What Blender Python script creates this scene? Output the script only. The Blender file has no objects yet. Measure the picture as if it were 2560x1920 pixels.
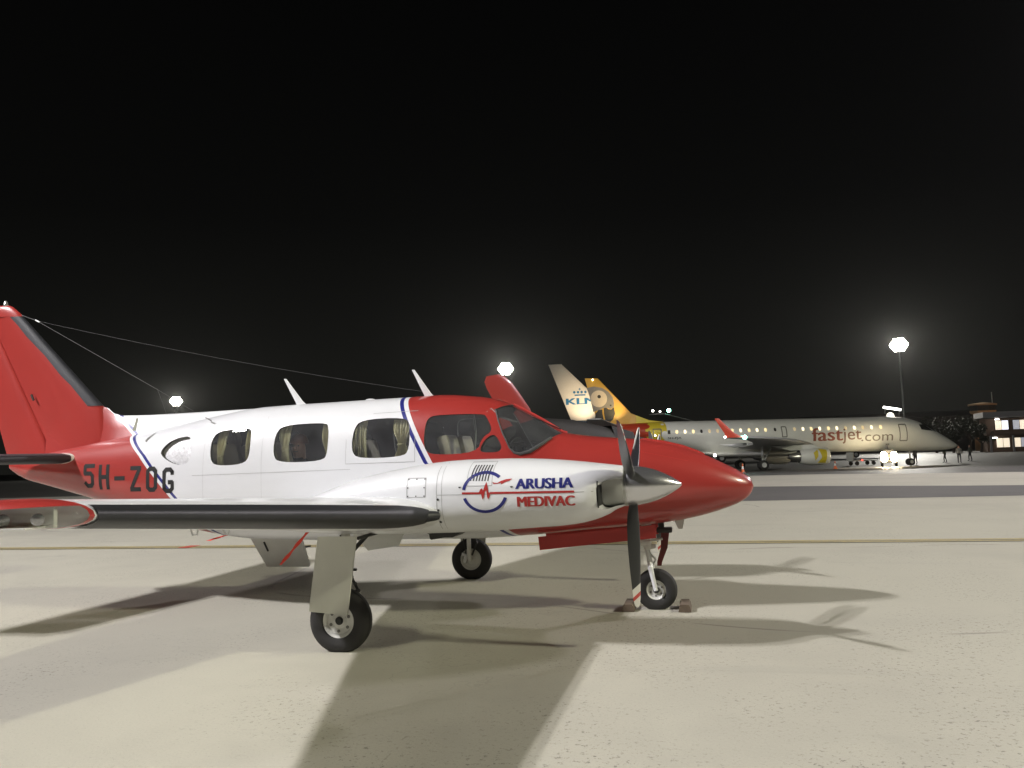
import bpy, bmesh, math, random
import numpy as np
from mathutils import Vector, Matrix
from mathutils.bvhtree import BVHTree

SC = bpy.context.scene
COL = SC.collection
R = math.radians
random.seed(7)

# ------------------------------------------------------------------ camera
CAM_POS = np.array([3.23166, -8.94858, 1.65874])
YAW, PITCH, ROLL = R(13.0627), R(5.0230), R(-1.9282)
FPX = 2050.0                                     # focal length in pixels of the 2560 px wide photograph
_cy, _sy, _cp, _sp, _cr, _sr = math.cos(YAW), math.sin(YAW), math.cos(PITCH), math.sin(PITCH), math.cos(ROLL), math.sin(ROLL)
C_FWD = np.array([-_sy * _cp, _cy * _cp, _sp])
_r0 = np.array([_cy, _sy, 0.0]); _u0 = np.cross(_r0, C_FWD)
C_RGT = _cr * _r0 + _sr * _u0
C_UP = -_sr * _r0 + _cr * _u0
cam_data = bpy.data.cameras.new('camera')
cam = bpy.data.objects.new('camera', cam_data)
COL.objects.link(cam)
cam.matrix_world = Matrix(((C_RGT[0], C_UP[0], -C_FWD[0], CAM_POS[0]), (C_RGT[1], C_UP[1], -C_FWD[1], CAM_POS[1]),
                           (C_RGT[2], C_UP[2], -C_FWD[2], CAM_POS[2]), (0, 0, 0, 1)))
cam_data.sensor_fit = 'HORIZONTAL'; cam_data.sensor_width = 36.0
cam_data.lens = FPX / 2560 * 36.0
cam_data.clip_start = 0.1; cam_data.clip_end = 3000
SC.camera = cam

# ------------------------------------------------------------------ world, moon, exposure
W = bpy.data.worlds.new('World'); SC.world = W; W.use_nodes = True
wn, wl = W.node_tree.nodes, W.node_tree.links
wn.clear()
wo = wn.new('ShaderNodeOutputWorld'); bg = wn.new('ShaderNodeBackground')
sky = wn.new('ShaderNodeTexSky'); sky.sky_type = 'NISHITA'; sky.sun_disc = False
sky.sun_elevation = R(20); sky.sun_rotation = R(200)
tc = wn.new('ShaderNodeTexCoord'); sp = wn.new('ShaderNodeSeparateXYZ'); rp = wn.new('ShaderNodeValToRGB')
wl.new(tc.outputs['Generated'], sp.inputs[0]); wl.new(sp.outputs['Z'], rp.inputs[0])
# town and apron light scattered in the night air: grey at the horizon, black overhead
rp.color_ramp.elements[0].position = 0.0; rp.color_ramp.elements[0].color = (0.0072, 0.0072, 0.0062, 1)
rp.color_ramp.elements[1].position = 0.62; rp.color_ramp.elements[1].color = (0.0008, 0.0008, 0.0008, 1)
e = rp.color_ramp.elements.new(0.10); e.color = (0.0056, 0.0056, 0.0048, 1)
e = rp.color_ramp.elements.new(0.28); e.color = (0.0022, 0.0022, 0.0020, 1)
mx = wn.new('ShaderNodeMixRGB'); mx.blend_type = 'ADD'; mx.inputs[0].default_value = 1.0
dim = wn.new('ShaderNodeMixRGB'); dim.blend_type = 'MULTIPLY'; dim.inputs[0].default_value = 1.0
dim.inputs[2].default_value = (0.00004, 0.00004, 0.00004, 1)
wl.new(sky.outputs[0], dim.inputs[1]); wl.new(dim.outputs[0], mx.inputs[1]); wl.new(rp.outputs[0], mx.inputs[2])
wl.new(mx.outputs[0], bg.inputs[0]); bg.inputs[1].default_value = 1.0
wl.new(bg.outputs[0], wo.inputs[0])

sd = bpy.data.lights.new('moon', 'SUN'); sd.energy = 0.004; sd.angle = R(0.5); sd.color = (0.9, 0.95, 1.0)
so = bpy.data.objects.new('moon', sd); COL.objects.link(so); so.rotation_euler = (R(55), 0, R(-20)); so.location = (0, 0, 60)

SC.render.engine = 'CYCLES'
SC.cycles.use_denoising = True
SC.cycles.max_bounces = 6; SC.cycles.transparent_max_bounces = 12
SC.cycles.sample_clamp_indirect = 4.0
vs = SC.view_settings
vs.view_transform = 'Standard'; vs.look = 'None'; vs.exposure = 0.0; vs.gamma = 1.0; vs.use_curve_mapping = False

HAZE = 0.00004
# A, C worked out from apron shadows; D added to brighten the middle apron (x forward along the parked aircraft, y away from the camera)
FLOODS = {'A': ((-22.9, -16.0, 24.7), 60500.0, (1.0, 0.965, 1.0)),
          'C': ((42.0, -7.5, 25.0), 43000.0, (1.0, 0.97, 0.72)),
          'D': ((38.0, 42.0, 25.0), 42000.0, (1.0, 0.92, 1.0))}

# ------------------------------------------------------------------ helpers
def ray(px, py):
    return C_FWD + (px - 1280) / FPX * C_RGT - (py - 960) / FPX * C_UP
def at(px, py, y):                               # pixel -> point on the vertical plane at that y
    v = ray(px, py); t = (y - CAM_POS[1]) / v[1]; return CAM_POS + t * v
def xz(px, py, y):
    p = at(px, py, y); return (float(p[0]), float(p[2]))
def at_d(px, py, d):
    return CAM_POS + ray(px, py) * d

def zg(y):                                       # the apron falls gently towards the far stands
    return 0.0 if y < 46 else (-0.45 * (y - 46) / 24 if y < 70 else (-0.45 - 0.1 * min(1.0, (y - 70) / 40)))

def pchip(xs, ys):
    xs = np.array(xs, float); ys = np.array(ys, float)
    o = np.argsort(xs); xs, ys = xs[o], ys[o]
    h = np.diff(xs); d = np.diff(ys) / h; n = len(xs); m = np.zeros(n)
    for i in range(1, n - 1):
        if d[i - 1] * d[i] > 0:
            w1, w2 = 2 * h[i] + h[i - 1], h[i] + 2 * h[i - 1]
            m[i] = (w1 + w2) / (w1 / d[i - 1] + w2 / d[i])
    m[0], m[-1] = d[0], d[-1]
    def f(x):
        x = min(max(x, xs[0]), xs[-1]); i = min(int(np.searchsorted(xs, x, 'right')) - 1, n - 2); i = max(i, 0)
        t = (x - xs[i]) / h[i]
        return float((2*t**3 - 3*t**2 + 1) * ys[i] + (t**3 - 2*t**2 + t) * h[i] * m[i] + (-2*t**3 + 3*t**2) * ys[i+1] + (t**3 - t**2) * h[i] * m[i+1])
    return f

def chaikin(pts, it=2):
    for _ in range(it):
        q = []
        for i in range(len(pts)):
            a, b = pts[i], pts[(i + 1) % len(pts)]
            q.append((a[0] * .75 + b[0] * .25, a[1] * .75 + b[1] * .25)); q.append((a[0] * .25 + b[0] * .75, a[1] * .25 + b[1] * .75))
        pts = q
    return pts

def inside(p, poly):
    x, y = p; c = False; j = len(poly) - 1
    for i in range(len(poly)):
        xi, yi = poly[i]; xj, yj = poly[j]
        if (yi > y) != (yj > y) and x < (xj - xi) * (y - yi) / (yj - yi) + xi: c = not c
        j = i
    return c

def grow(poly, d):
    cx = sum(p[0] for p in poly) / len(poly); cz = sum(p[1] for p in poly) / len(poly)
    out = []
    for x, z in poly:
        L = math.hypot(x - cx, z - cz); out.append((x + (x - cx) / L * d, z + (z - cz) / L * d))
    return out

class MB:
    def __init__(s): s.v = []; s.f = []; s.m = []
    def add(s, vs, fs, mi=0):
        o = len(s.v); s.v += [tuple(map(float, p)) for p in vs]
        s.f += [tuple(o + i for i in f) for f in fs]; s.m += [mi] * len(fs); return s
    def box(s, c, d, rot=None, mi=0, bev=0.0):
        x, y, z = d[0] / 2, d[1] / 2, d[2] / 2
        if bev <= 0:
            vs = [(-x, -y, -z), (x, -y, -z), (x, y, -z), (-x, y, -z), (-x, -y, z), (x, -y, z), (x, y, z), (-x, y, z)]
            fs = [(0, 3, 2, 1), (4, 5, 6, 7), (0, 1, 5, 4), (1, 2, 6, 5), (2, 3, 7, 6), (3, 0, 4, 7)]
        else:
            bm = bmesh.new(); bmesh.ops.create_cube(bm, size=1.0)
            for v in bm.verts: v.co = Vector((v.co.x * d[0], v.co.y * d[1], v.co.z * d[2]))
            bmesh.ops.bevel(bm, geom=bm.edges[:], offset=bev, segments=2, profile=.6, affect='EDGES')
            bm.verts.index_update(); vs = [v.co.copy() for v in bm.verts]; fs = [tuple(v.index for v in f.verts) for f in bm.faces]; bm.free()
        M = rot.to_matrix() if hasattr(rot, 'to_matrix') else (rot or Matrix.Identity(3))
        return s.add([tuple(M @ Vector(p) + Vector(c)) for p in vs], fs, mi)
    def tube(s, pts, rad, n=10, mi=0, cap=True):
        pts = [Vector(p) for p in pts]; rr = rad if isinstance(rad, (list, tuple)) else [rad] * len(pts)
        rings = []; up = None
        for i, p in enumerate(pts):
            t = (pts[min(i + 1, len(pts) - 1)] - pts[max(i - 1, 0)]).normalized()
            if up is None: up = t.orthogonal().normalized()
            up = (up - t * up.dot(t)).normalized(); b = t.cross(up)
            rings.append([p + (up * math.cos(2*math.pi*k/n) + b * math.sin(2*math.pi*k/n)) * rr[i] for k in range(n)])
        return s.loft(rings, cap=cap, mi=mi)
    def loft(s, rings, cap=True, mi=0, closed=True):
        n = len(rings[0]); vs = [p for r in rings for p in r]; fs = []
        for i in range(len(rings) - 1):
            for k in range(n if closed else n - 1):
                a, b = i * n + k, i * n + (k + 1) % n
                fs.append((a, b, b + n, a + n))
        if cap: fs.append(tuple(range(n - 1, -1, -1))); fs.append(tuple((len(rings) - 1) * n + k for k in range(n)))
        return s.add(vs, fs, mi)
    def lathe(s, prof, c, axis='x', n=32, mi=0, cap=True):
        rings = []
        for a, r in prof:
            ring = []
            for k in range(n):
                q = 2 * math.pi * k / n; u, w = r * math.cos(q), r * math.sin(q)
                ring.append({'x': (c[0] + a, c[1] + u, c[2] + w), 'y': (c[0] + w, c[1] + a, c[2] + u), 'z': (c[0] + u, c[1] + w, c[2] + a)}[axis])
            rings.append(ring)
        return s.loft(rings, cap=cap, mi=mi)
    def prism(s, poly, axis, a, b, mi=0):           # polygon in the plane of the two other axes, from a to b
        def P(p, t): return {'x': (t, p[0], p[1]), 'y': (p[0], t, p[1]), 'z': (p[0], p[1], t)}[axis]
        n = len(poly); vs = [P(p, a) for p in poly] + [P(p, b) for p in poly]
        fs = [tuple(range(n)), tuple(range(2 * n - 1, n - 1, -1))] + [(k, k + n, (k + 1) % n + n, (k + 1) % n) for k in range(n)]
        return s.add(vs, fs, mi)
    def mesh(s, name, fix=True):
        me = bpy.data.meshes.new(name); me.from_pydata(s.v, [], s.f)
        for p, mi in zip(me.polygons, s.m): p.material_index = mi
        if fix:
            bm = bmesh.new(); bm.from_mesh(me); bmesh.ops.recalc_face_normals(bm, faces=bm.faces[:]); bm.to_mesh(me); bm.free()
        return me
    def build(s, name, mats, parent=None, smooth=True, angle=38, fix=True):
        return put(name, s.mesh(name, fix), mats, parent, smooth, angle)

def put(name, me, mats, parent=None, smooth=True, angle=38):
    for m in (mats if isinstance(mats, (list, tuple)) else [mats]): me.materials.append(m)
    if smooth:
        for p in me.polygons: p.use_smooth = True
        me.set_sharp_from_angle(angle=R(angle))
    o = bpy.data.objects.new(name, me); COL.objects.link(o)
    if parent is not None: o.parent = parent
    return o

def empty(name, loc=(0, 0, 0), rz=0, label=None, cat=None, group=None):
    o = bpy.data.objects.new(name, None); COL.objects.link(o); o.location = loc; o.rotation_euler = (0, 0, rz); o.empty_display_size = .3
    if label: tag(o, label, cat, group)
    return o
def tag(o, label, cat, group=None):
    o['label'] = label; o['category'] = cat
    if group: o['group'] = group
    return o
def copy_tree(o, parent=None):
    c = o.copy(); COL.objects.link(c); c.parent = parent
    for ch in list(o.children): copy_tree(ch, c)
    return c
def mirror_mesh(me, name):
    m2 = me.copy(); m2.name = name
    for v in m2.vertices: v.co.y = -v.co.y
    m2.flip_normals(); return m2
def mirror_tree(o, parent):
    c = o.copy(); COL.objects.link(c); c.parent = parent
    if o.type == 'MESH': c.data = mirror_mesh(o.data, o.data.name)
    for ch in list(o.children):
        if ch.type == 'MESH' and not ch.get('one_side'): mirror_tree(ch, c)
    return c

# ------------------------------------------------------------------ materials
class S:                                          # tiny socket algebra for node maths
    def __init__(s, nt, out): s.nt = nt; s.o = out
    def _op(s, op, b=None, c=None):
        n = s.nt.nodes.new('ShaderNodeMath'); n.operation = op
        for i, q in enumerate((s, b, c)):
            if q is None: continue
            if isinstance(q, S): s.nt.links.new(q.o, n.inputs[i])
            else: n.inputs[i].default_value = q
        return S(s.nt, n.outputs[0])
    def __add__(s, b): return s._op('ADD', b)
    def __sub__(s, b): return s._op('SUBTRACT', b)
    def __mul__(s, b): return s._op('MULTIPLY', b)
    def gt(s, b): return s._op('GREATER_THAN', b)
    def lt(s, b): return s._op('LESS_THAN', b)
    def mx(s, b): return s._op('MAXIMUM', b)
    def mn(s, b): return s._op('MINIMUM', b)
    def ab(s): return s._op('ABSOLUTE')

def nmat(name):
    m = bpy.data.materials.new(name); m.use_nodes = True; nt = m.node_tree
    b = next(n for n in nt.nodes if n.type == 'BSDF_PRINCIPLED'); return m, nt, b
def mixc(nt, fac, a, b):
    n = nt.nodes.new('ShaderNodeMix'); n.data_type = 'RGBA'
    if isinstance(fac, S): nt.links.new(fac.o, n.inputs[0])
    else: n.inputs[0].default_value = fac
    for i, q in ((6, a), (7, b)):
        if isinstance(q, tuple): n.inputs[i].default_value = (*q, 1)
        else: nt.links.new(q, n.inputs[i])
    return n.outputs[2]
def noise(nt, scale, detail=4, rough=.6, vec=None, stretch=None):
    n = nt.nodes.new('ShaderNodeTexNoise'); n.inputs['Scale'].default_value = scale; n.inputs['Detail'].default_value = detail; n.inputs['Roughness'].default_value = rough
    t = nt.nodes.new('ShaderNodeTexCoord'); src = t.outputs['Object']
    if stretch:
        mp = nt.nodes.new('ShaderNodeMapping'); mp.inputs['Scale'].default_value = stretch; nt.links.new(src, mp.inputs[0]); src = mp.outputs[0]
    nt.links.new(src, n.inputs['Vector']); return n.outputs['Fac']
def ramp(nt, fac, lo, hi, c0=(0, 0, 0), c1=(1, 1, 1)):
    r = nt.nodes.new('ShaderNodeValToRGB'); r.color_ramp.elements[0].position = lo; r.color_ramp.elements[1].position = hi
    r.color_ramp.elements[0].color = (*c0, 1); r.color_ramp.elements[1].color = (*c1, 1); nt.links.new(fac, r.inputs[0]); return r.outputs[0]
def simple(name, col, rough=.5, metal=0.0, var=.08, scale=6.0, coat=0.0, bump=0.0, emit=None, estr=0.0, stretch=None):
    m, nt, b = nmat(name)
    f = noise(nt, scale, stretch=stretch)
    nt.links.new(mixc(nt, S(nt, f), tuple(c * (1 - var) for c in col), tuple(min(1, c * (1 + var)) for c in col)), b.inputs['Base Color'])
    b.inputs['Roughness'].default_value = rough; b.inputs['Metallic'].default_value = metal
    if coat: b.inputs['Coat Weight'].default_value = coat; b.inputs['Coat Roughness'].default_value = .08
    if bump:
        bp = nt.nodes.new('ShaderNodeBump'); bp.inputs['Strength'].default_value = bump; bp.inputs['Distance'].default_value = .01
        nt.links.new(noise(nt, scale * 6), bp.inputs['Height']); nt.links.new(bp.outputs[0], b.inputs['Normal'])
    if emit: b.inputs['Emission Color'].default_value = (*emit, 1); b.inputs['Emission Strength'].default_value = estr
    return m
def glass(name, tint=(.75, .78, .76), ior=1.5, rough=.015, grime=.075):
    m = bpy.data.materials.new(name); m.use_nodes = True; nt = m.node_tree; nt.nodes.clear()
    o = nt.nodes.new('ShaderNodeOutputMaterial'); t = nt.nodes.new('ShaderNodeBsdfTransparent'); g = nt.nodes.new('ShaderNodeBsdfGlossy')
    lw = nt.nodes.new('ShaderNodeLayerWeight'); lw.inputs['Blend'].default_value = .5; fr = S(nt, lw.outputs['Facing'])._op('POWER', 5.0) * .95 + .045; mxs = nt.nodes.new('ShaderNodeMixShader')
    t.inputs['Color'].default_value = (*tint, 1); g.inputs['Roughness'].default_value = rough
    df = nt.nodes.new('ShaderNodeBsdfDiffuse'); df.inputs['Color'].default_value = (.55, .56, .60, 1); mgr = nt.nodes.new('ShaderNodeMixShader')
    gf = S(nt, ramp(nt, noise(nt, 3.5, 5, .65), .3, .8)) * grime + grime * .5; nt.links.new(gf.o, mgr.inputs[0]); nt.links.new(t.outputs[0], mgr.inputs[1]); nt.links.new(df.outputs[0], mgr.inputs[2])
    nt.links.new(fr.o, mxs.inputs[0]); nt.links.new(mgr.outputs[0], mxs.inputs[1]); nt.links.new(g.outputs[0], mxs.inputs[2]); nt.links.new(mxs.outputs[0], o.inputs[0])
    return m

RED = (0.37, 0.036, 0.030); WHITE = (0.79, 0.80, 0.82); BLUE = (0.018, 0.022, 0.20)
def livery(name):
    m, nt, b = nmat(name)
    t = nt.nodes.new('ShaderNodeTexCoord'); se = nt.nodes.new('ShaderNodeSeparateXYZ'); nt.links.new(t.outputs['Object'], se.inputs[0])
    x, y, z = (S(nt, se.outputs[i]) for i in range(3))
    zz = z - 1.81
    xe = (zz * -1.0 + -3.33) - (zz.mx(0.0) * 0.27)
    xf = ((z * -1.0 + 1.62) * 0.526 + 0.415) + (((z * -1.0 + 1.62).mx(0.0)) * 0.50)
    red = x.lt(xe).mx(x.gt(xf))
    blu = (x.gt(xe + 0.055) * x.lt(xe + 0.105)).mx(x.gt(xf - 0.098) * x.lt(xf - 0.052))
    dirt = S(nt, noise(nt, 3.0, 6, .65, stretch=(1, 1, 3)))
    wcol = mixc(nt, dirt, tuple(c * .93 for c in WHITE), WHITE)
    rcol = mixc(nt, dirt, tuple(c * .92 for c in RED), RED)
    c = mixc(nt, red, wcol, rcol); c = mixc(nt, blu, c, BLUE)
    nt.links.new(c, b.inputs['Base Color'])
    b.inputs['Roughness'].default_value = .34; b.inputs['Coat Weight'].default_value = .55; b.inputs['Coat Roughness'].default_value = .12
    # hand-laid sheet metal: slight waviness, so highlights wobble
    bp = nt.nodes.new('ShaderNodeBump'); bp.inputs['Strength'].default_value = .12; bp.inputs['Distance'].default_value = .02
    nt.links.new(noise(nt, 2.2, 2, .4), bp.inputs['Height']); nt.links.new(bp.outputs[0], b.inputs['Normal'])
    return m
M = {}
M['livery'] = livery('aircraft_livery')
M['white'] = simple('white_paint', (.78, .79, .80), .36, coat=.45, var=.03, scale=3)
M['grey_white'] = simple('worn_white_paint', (.66, .66, .62), .45, var=.07, scale=7)
M['red'] = simple('red_paint', RED, .34, coat=.5, var=.05, scale=3)
M['boot'] = simple('deicing_rubber', (.016, .017, .021), .52, var=.25, scale=5)
M['rubber'] = simple('tyre_rubber', (.022, .021, .020), .75, var=.3, scale=14, bump=.2)
M['chrome'] = simple('polished_spinner', (.66, .66, .68), .27, .92, var=.05)
M['blade'] = simple('blade_black', (.030, .031, .033), .42, var=.25, scale=9)
M['steel'] = simple('strut_steel', (.55, .55, .54), .28, .9, var=.1)
M['dark'] = simple('dark_metal', (.03, .03, .028), .6, var=.2)
M['interior'] = simple('cabin_lining', (.20, .195, .19), .8, var=.15)
M['seal'] = simple('window_seal', (.06, .06, .06), .6)
M['curtain'] = simple('cream_curtain', (.66, .61, .42), .9, var=.08, scale=20)
M['seat'] = simple('beige_leather', (.46, .41, .30), .6, var=.08)
M['glass'] = glass('window_glass')
M['lens'] = glass('lens_glass', (.9, .92, .9), 1.5, .03)
M['foil'] = simple('crumpled_foil', (.70, .70, .71), .45, .15, bump=.5, scale=9, var=.22)
M['black'] = simple('black_paint', (.010, .010, .010), .75)
M['blue'] = simple('blue_vinyl', (.016, .020, .17), .4)
M['redvinyl'] = simple('red_vinyl', (.42, .028, .026), .4)
M['seam'] = simple('panel_seam', (.40, .40, .40), .6)
M['darkred'] = simple('red_door_paint', (.46, .042, .036), .45, var=.1)
M['ribbon'] = simple('red_ribbon', (.60, .05, .03), .8)
M['wood'] = simple('chock_wood', (.115, .085, .058), .85, var=.3, scale=12, bump=.4)
M['skin'] = simple('skin', (.50, .30, .22), .6, var=.05)
M['cloth'] = simple('dark_cloth', (.035, .035, .04), .9, var=.2)
M['rimhole'] = simple('rim_recess', (.16, .155, .14), .7)
M['galv'] = simple('galvanised_steel', (.50, .51, .50), .5, .3, var=.1)

# ------------------------------------------------------------------ ground
def ground_mat(kind):
    m, nt, b = nmat(kind)
    big = S(nt, noise(nt, .045, 5, .6)); mid = S(nt, noise(nt, .38, 6, .65)); fine = S(nt, noise(nt, 9, 5, .7)); gr = noise(nt, 60, 3, .6)
    if kind == 'concrete':
        base = mixc(nt, S(nt, ramp(nt, big.o, .35, .68)), (.395, .380, .312), (.470, .453, .375))
        base = mixc(nt, S(nt, ramp(nt, mid.o, .30, .75)) * .45, base, (.370, .356, .300))
        # worn, pitted patches of exposed aggregate and oil spots
        patch = S(nt, ramp(nt, noise(nt, .55, 4, .6), .44, .60)); chip = S(nt, ramp(nt, noise(nt, 24, 3, .8), .58, .64))
        base = mixc(nt, (patch * chip) * .8, base, (.095, .088, .072))
        sc2 = S(nt, ramp(nt, noise(nt, 70, 2, .6), .63, .70)); base = mixc(nt, sc2 * .4, base, (.16, .15, .13))
        oil = S(nt, ramp(nt, noise(nt, .9, 3, .5), .70, .80)); base = mixc(nt, oil * .35, base, (.20, .19, .17))
        base = mixc(nt, S(nt, ramp(nt, gr, .35, .75)) * .22, base, (.30, .285, .25))
        # long faint tyre scuffs
        scuff = S(nt, ramp(nt, noise(nt, 1.0, 3, .6, stretch=(.12, 1.6, 1)), .62, .72)); base = mixc(nt, scuff * .22, base, (.24, .23, .21))
        crk = S(nt, noise(nt, .33, 5, .62)) - .5; crk = crk.ab().lt(.0016); base = mixc(nt, crk * S(nt, ramp(nt, noise(nt, .22, 2), .56, .66)) * .30, base, (.15, .14, .12))
        arc_ = S(nt, noise(nt, .10, 1, .3)) - .47; arc_ = arc_.ab().lt(.0016); base = mixc(nt, arc_ * S(nt, ramp(nt, noise(nt, .8, 3), .45, .6)) * .6, base, (.17, .16, .145))
        stn = S(nt, ramp(nt, noise(nt, .16, 5, .7), .50, .72)); base = mixc(nt, stn * .42, base, (.28, .265, .23))
        rough = .82
    else:
        base = mixc(nt, S(nt, ramp(nt, mid.o, .3, .7)), (.048, .047, .044), (.078, .075, .068))
        base = mixc(nt, S(nt, ramp(nt, fine.o, .4, .75)) * .4, base, (.10, .097, .09)); rough = .58
    nt.links.new(base, b.inputs['Base Color']); b.inputs['Roughness'].default_value = rough
    bp = nt.nodes.new('ShaderNodeBump'); bp.inputs['Strength'].default_value = .16; bp.inputs['Distance'].default_value = .010
    nt.links.new(noise(nt, 34, 5, .7), bp.inputs['Height']); nt.links.new(bp.outputs[0], b.inputs['Normal'])
    return m
M['concrete'] = ground_mat('concrete'); M['asphalt'] = ground_mat('asphalt')
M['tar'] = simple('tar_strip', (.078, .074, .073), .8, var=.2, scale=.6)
def sheet(name, xs, ys, dz, mat, edge=None):
    mb = MB(); nx = len(xs); vs = []
    for j, y in enumerate(ys):
        for x in xs:
            yy = y if edge is None else min(y, edge(x)) ; vs.append((x, yy, zg(yy) + dz))
    fs = [(j * nx + i, j * nx + i + 1, (j + 1) * nx + i + 1, (j + 1) * nx + i) for j in range(len(ys) - 1) for i in range(nx - 1)]
    mb.add(vs, fs); o = mb.build(name, mat, smooth=True); o['kind'] = 'structure'; return o
sheet('ground', [-900, -300, -100, 0, 100, 300, 900], [-400, -100, 0, 46, 52, 58, 64, 70, 80, 95, 110, 200, 400, 1200], -.012, M['asphalt'])
edge_f = pchip([-200, -40, 0, 8, 17, 40, 200], [36, 37, 43, 42.5, 38, 33, 30])
sheet('apron', list(np.linspace(-200, 200, 81)), [-160, -60, -20, 0, 10, 17.8], 0, M['concrete'])
sheet('apron_far', list(np.linspace(-200, 200, 81)), [17.8, 27.2, 44], 0, M['concrete'], edge_f)
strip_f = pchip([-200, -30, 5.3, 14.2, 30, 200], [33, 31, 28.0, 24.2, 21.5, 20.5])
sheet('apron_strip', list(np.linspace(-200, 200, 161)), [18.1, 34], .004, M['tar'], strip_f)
# double yellow guide line with dark edging
ym, nt, b = nmat('line_yellow')
wear = S(nt, ramp(nt, noise(nt, 14, 4, .7), .38, .62))
nt.links.new(mixc(nt, wear, (.33, .29, .17), (.44, .355, .14)), b.inputs['Base Color']); b.inputs['Roughness'].default_value = .7
M['yellow_line'] = ym
M['line_dark'] = simple('line_edging', (.09, .085, .075), .8, var=.4, scale=9)
sheet('guide_line_edging', [-60, 60], [6.08, 6.56], .004, M['line_dark'])
for i, (a, c2) in enumerate(((6.13, 6.28), (6.36, 6.51))): sheet('guide_line', [-60, 60], [a, c2], .008, M['yellow_line'])

# ------------------------------------------------------------------ the parked twin-engine aircraft (x forward, y left, z up)
AC = empty('propeller_aircraft', (0, 0, 0), 0, 'red and white twin propeller aircraft parked on the pale apron', 'aircraft')
XK = 1.726
Z_TOP = pchip([-5.56, -5.0, -4.5, -3.7, -3.0, -2.4, -1.8, -.6, .0, .38, .698, .955, 1.18], [1.80, 1.895, 1.97, 2.08, 2.185, 2.275, 2.342, 2.362, 2.370, 2.376, 2.349, 2.309, 2.226])
Z_TOP2 = pchip([1.18, 1.45, XK], [2.226, 2.075, 1.898])
Z_TOP3 = pchip([XK, 2.0, 2.37, 2.58, 2.88, 3.19, 3.396, 3.596, 3.68, 3.70], [1.898, 1.852, 1.812, 1.790, 1.732, 1.622, 1.519, 1.404, 1.331, 1.270])
def z_top(x): return Z_TOP(x) if x <= 1.18 else (Z_TOP2(x) if x <= XK else Z_TOP3(x))
z_bot = pchip([-5.56, -5.367, -4.967, -4.641, -4.196, -3.6, -3.0, -2.5, -1.94, -.7, .6, 1.4, 2.0, 2.675, 2.95, 3.158, 3.369, 3.58, 3.673, 3.70],
              [1.70, 1.588, 1.481, 1.397, 1.282, 1.115, .965, .86, .790, .765, .765, .80, .845, .893, .930, .972, 1.031, 1.114, 1.195, 1.258])
h_w = pchip([-5.56, -5.0, -4.2, -3.5, -3.0, -2.5, -1.8, -1.0, .5, 1.1, 1.73, 2.37, 2.84, 3.19, 3.4, 3.6, 3.68, 3.70],
            [.045, .17, .32, .44, .52, .60, .655, .665, .665, .655, .61, .52, .42, .325, .255, .15, .075, .006])
nn_ = pchip([-5.56, -4.2, -3, -2, .8, 1.7, 2.6, 3.70], [2.0, 2.2, 2.5, 2.8, 2.8, 2.55, 2.25, 2.0])
zc_f = pchip([-5.56, -4.2, -3, -1.5, .5, 1.5, 2.4, 3.2, 3.70], [1.75, 1.62, 1.50, 1.46, 1.46, 1.42, 1.34, 1.28, 1.264])
def fsec(x, n=56, d=0.0):
    zt, zb, w, e, zc = z_top(x) - d, z_bot(x) + d, max(.002, h_w(x) - d), 2.0 / nn_(x), zc_f(x)
    zc = min(max(zc, zb + .002), zt - .002); out = []
    for k in range(n):
        t = 2 * math.pi * k / n; c, s = math.cos(t), math.sin(t)
        yy = w * math.copysign(abs(c) ** e, c); hh = (zt - zc) if s >= 0 else (zc - zb)
        out.append((x, yy, zc + hh * math.copysign(abs(s) ** e, s)))
    return out
def ysurf(x, z):
    zt, zb, w, n, zc = z_top(x), z_bot(x), h_w(x), nn_(x), zc_f(x)
    v = abs((z - zc) / ((zt - zc) if z >= zc else (zc - zb)))
    return w * max(0.0, 1 - min(1, v) ** n) ** (1 / n)
xs_f = sorted(set([round(v, 4) for v in list(np.linspace(-5.56, -2, 30)) + list(np.linspace(-2, 1.0, 20)) + list(np.linspace(1.0, 1.9, 25)) + [1.18, XK]
             + list(np.linspace(1.9, 3.4, 20)) + [3.46, 3.52, 3.57, 3.61, 3.64, 3.665, 3.68, 3.69, 3.697, 3.70]]))
fb = MB(); fb.loft([fsec(x) for x in xs_f], cap=True, mi=0)
ib = MB(); ib.loft([fsec(x, d=.035)[::-1] for x in np.linspace(-2.95, 2.0, 40)], cap=True, mi=1)
fm = fb.mesh('fuselage'); im = ib.mesh('cavity')
im.flip_normals()
bm = bmesh.new(); bm.from_mesh(fm); bm.from_mesh(im); bm.to_mesh(fm); bm.free()

px_w = {'w1': [(525, 1149), (529, 1101), (545, 1079), (591, 1072), (628, 1070), (629, 1084), (624, 1141), (607, 1161), (538, 1165)],
        'w2': [(682, 1139), (689, 1084), (708, 1063), (811, 1056), (824, 1066), (819, 1133), (806, 1153), (697, 1157)],
        'w3': [(878, 1128), (884, 1074), (903, 1049), (1012, 1043), (1026, 1061), (1023, 1125), (1006, 1142), (895, 1147)],
        'w4': [(1059, 1123), (1062, 1066), (1072, 1042), (1100, 1037), (1207, 1034), (1217, 1042), (1233, 1077), (1205, 1093), (1193, 1132), (1080, 1138)],
        'w5': [(1199, 1123), (1211, 1099), (1236, 1082), (1254, 1113), (1252, 1126), (1239, 1131), (1204, 1131)],
        'oval': [(401, 1138), (428, 1158), (456, 1164), (478, 1150), (479, 1098), (470, 1089), (430, 1100), (405, 1122)]}
polys = {}
for k, pp in px_w.items():
    q = [xz(a, b2, -.62 if k != 'oval' else -.53) for a, b2 in pp]
    for it in range(3): q = [xz(a, b2, -ysurf(x, z)) for (a, b2), (x, z) in zip(pp, q)]
    polys[k] = chaikin(q, 2)
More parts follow.
